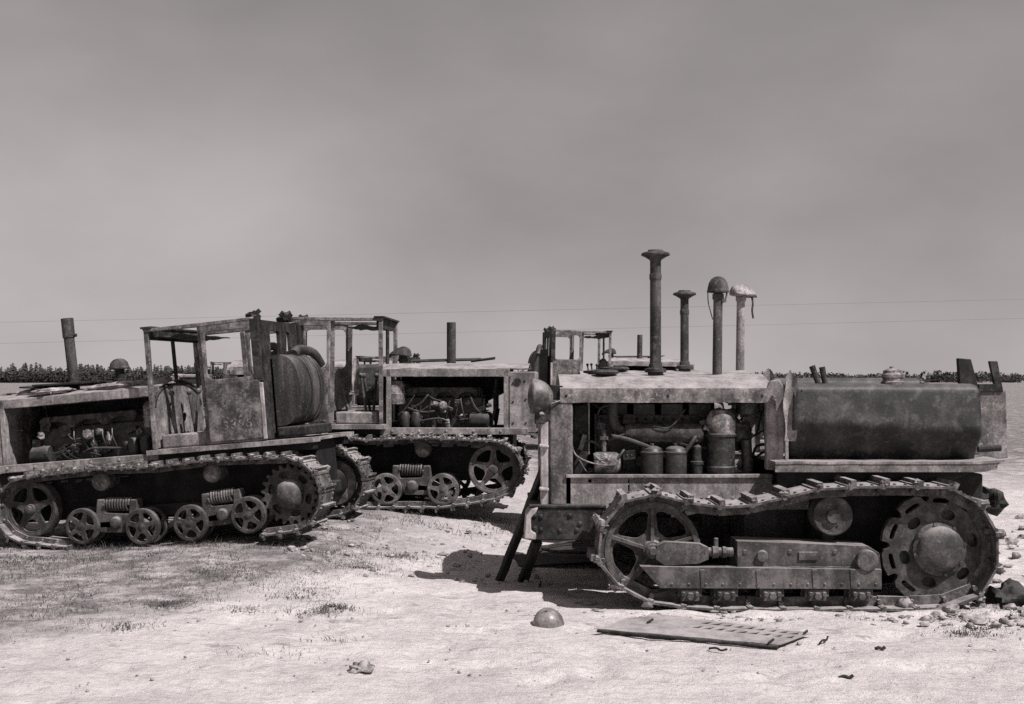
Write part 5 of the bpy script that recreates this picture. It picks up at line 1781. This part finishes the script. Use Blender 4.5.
# thin dry grass
def grass():
    rnd = random.Random(21)
    vs, fs = [], []
    def blade(x, y, h, w):
        z = gh_fast(x, y)
        a = rnd.uniform(0, 2*PI); b = rnd.uniform(0, 2*PI); l = h*rnd.uniform(0.3, 1.8)
        dx, dy = math.cos(a)*w, math.sin(a)*w
        ex_, ey_ = math.cos(b)*l, math.sin(b)*l
        k = len(vs)
        vs.extend([(x-dx,y-dy,z-0.01),(x+dx,y+dy,z-0.01),(x+dx*0.6+ex_*0.4,y+dy*0.6+ey_*0.4,z+h*0.6),(x-dx*0.6+ex_*0.4,y-dy*0.6+ey_*0.4,z+h*0.6),(x+ex_,y+ey_,z+h)])
        fs.extend([(k,k+1,k+2,k+3),(k+3,k+2,k+4)])
    Z_ = GZ
    def gh_fast(x, y):
        i = min(max(np.searchsorted(gx, x)-1, 0), nx_-2); j = min(max(np.searchsorted(gy, y)-1, 0), ny_-2)
        return float(Z_[j, i])
    n = 0
    while n < 26000:
        x = rnd.uniform(-7, 0.2); y = rnd.uniform(8.6, 15)
        e = -1.2*x+y+1.0*(0.5+0.5*mnoise.noise(Vector((x*0.8,y*0.8,0))))
        if e < 13.7+rnd.uniform(0,1.2): continue
        if mnoise.noise(Vector((x*2.0, y*2.6, 5)))+0.25*mnoise.noise(Vector((x*7,y*7,1))) < rnd.uniform(-0.15,0.25): continue
        if x > -1.4 and rnd.random() < 0.85: continue
        blade(x, y, rnd.uniform(0.01, 0.04), rnd.uniform(0.0012, 0.003)); n += 1
    for px, py, r_, k in ((172,604,0.20,520),(320,612,0.2,420),(240,610,0.12,130),(125,625,0.2,160),(265,655,0.2,100),(300,590,0.3,260),(975,634,0.22,260),(420,540,0.3,300),(350,545,0.3,420),
                          (130,568,0.3,400),(260,560,0.35,500),(60,575,0.3,350)):
        Y = EYE*F/(py-HOR)
        for _ in range(5): Y = (EYE-gh(PX(px,Y),Y))*F/(py-HOR)
        for i in range(k):
            blade(PX(px,Y)+rnd.gauss(0,r_), Y+rnd.gauss(0,r_*0.5), rnd.uniform(0.008, 0.04), rnd.uniform(0.0012,0.003))
    for px, py, r_, k in ((172,603,0.10,300),(160,606,0.06,120),(322,612,0.10,260),(335,608,0.07,160),(300,596,0.14,200),(245,612,0.06,60),(125,628,0.10,120),(140,560,0.15,250),(210,570,0.2,250),
                          (90,560,0.15,250),(40,600,0.2,250),(60,560,0.2,250),(400,552,0.12,160),(360,560,0.1,140),(962,632,0.10,170),(982,628,0.08,120),(230,560,0.2,300),(330,640,0.08,50),(20,560,0.2,200)):
        Y = EYE*F/(py-HOR)
        for _ in range(5): Y = (EYE-gh(PX(px,Y),Y))*F/(py-HOR)
        for i in range(k):
            blade(PX(px,Y)+rnd.gauss(0,r_), Y+rnd.gauss(0,r_*0.8), rnd.uniform(0.015, 0.05)*rnd.uniform(0.4,1), rnd.uniform(0.002,0.005))
    for i in range(2600):        # along the wheels and track ends, where nothing treads
        q_ = rnd.random()
        if q_ < 0.45:
            tt = rnd.random(); x, y = -2.0-3.4*tt, 12.28+0.55*tt+rnd.gauss(0, 0.13)
        elif q_ < 0.75:
            x, y = rnd.uniform(-1.8, 0.1), 14.1+rnd.gauss(0, 0.2)
        else:
            x, y = rnd.uniform(2.6, 4.6), 10.1+rnd.gauss(0, 0.10)
            if mnoise.noise(Vector((x*3, y*3, 2))) < 0.15: continue
        if mnoise.noise(Vector((x*2.5, y*2.5, 9))) < -0.1: continue
        blade(x, y, rnd.uniform(0.03, 0.11)*rnd.uniform(0.3,1), rnd.uniform(0.0015,0.004))
    me = bpy.data.meshes.new('grass'); me.from_pydata(vs, [], fs); me.materials.append(M['grass'])
    o = bpy.data.objects.new('grass', me); COL.objects.link(o)
    tag(o, 'thin dry grass and weeds in patches on the sand', 'grass', None, 'stuff')
grass()

# two thin overhead lines far behind
for k, (ya, yb) in enumerate(((321,309.5),(342,329.5))):
    Y = 95.0
    mb = MB()
    pts = []
    for i in range(41):
        px = -1400+i*(3800/40)
        py = ya+(yb-ya)*(px-60)/(560-60)*0.98
        pts.append((PX(px,Y), Y, PZ(py,Y)))
    mb.tube(pts, 0.0055, 5, 1)
    o = obj('overhead_wire', mb, M['cable'])
    tag(o, ('upper' if k == 0 else 'lower')+' of two thin wires crossing the sky behind the cabs', 'overhead wire', 'overhead wires')
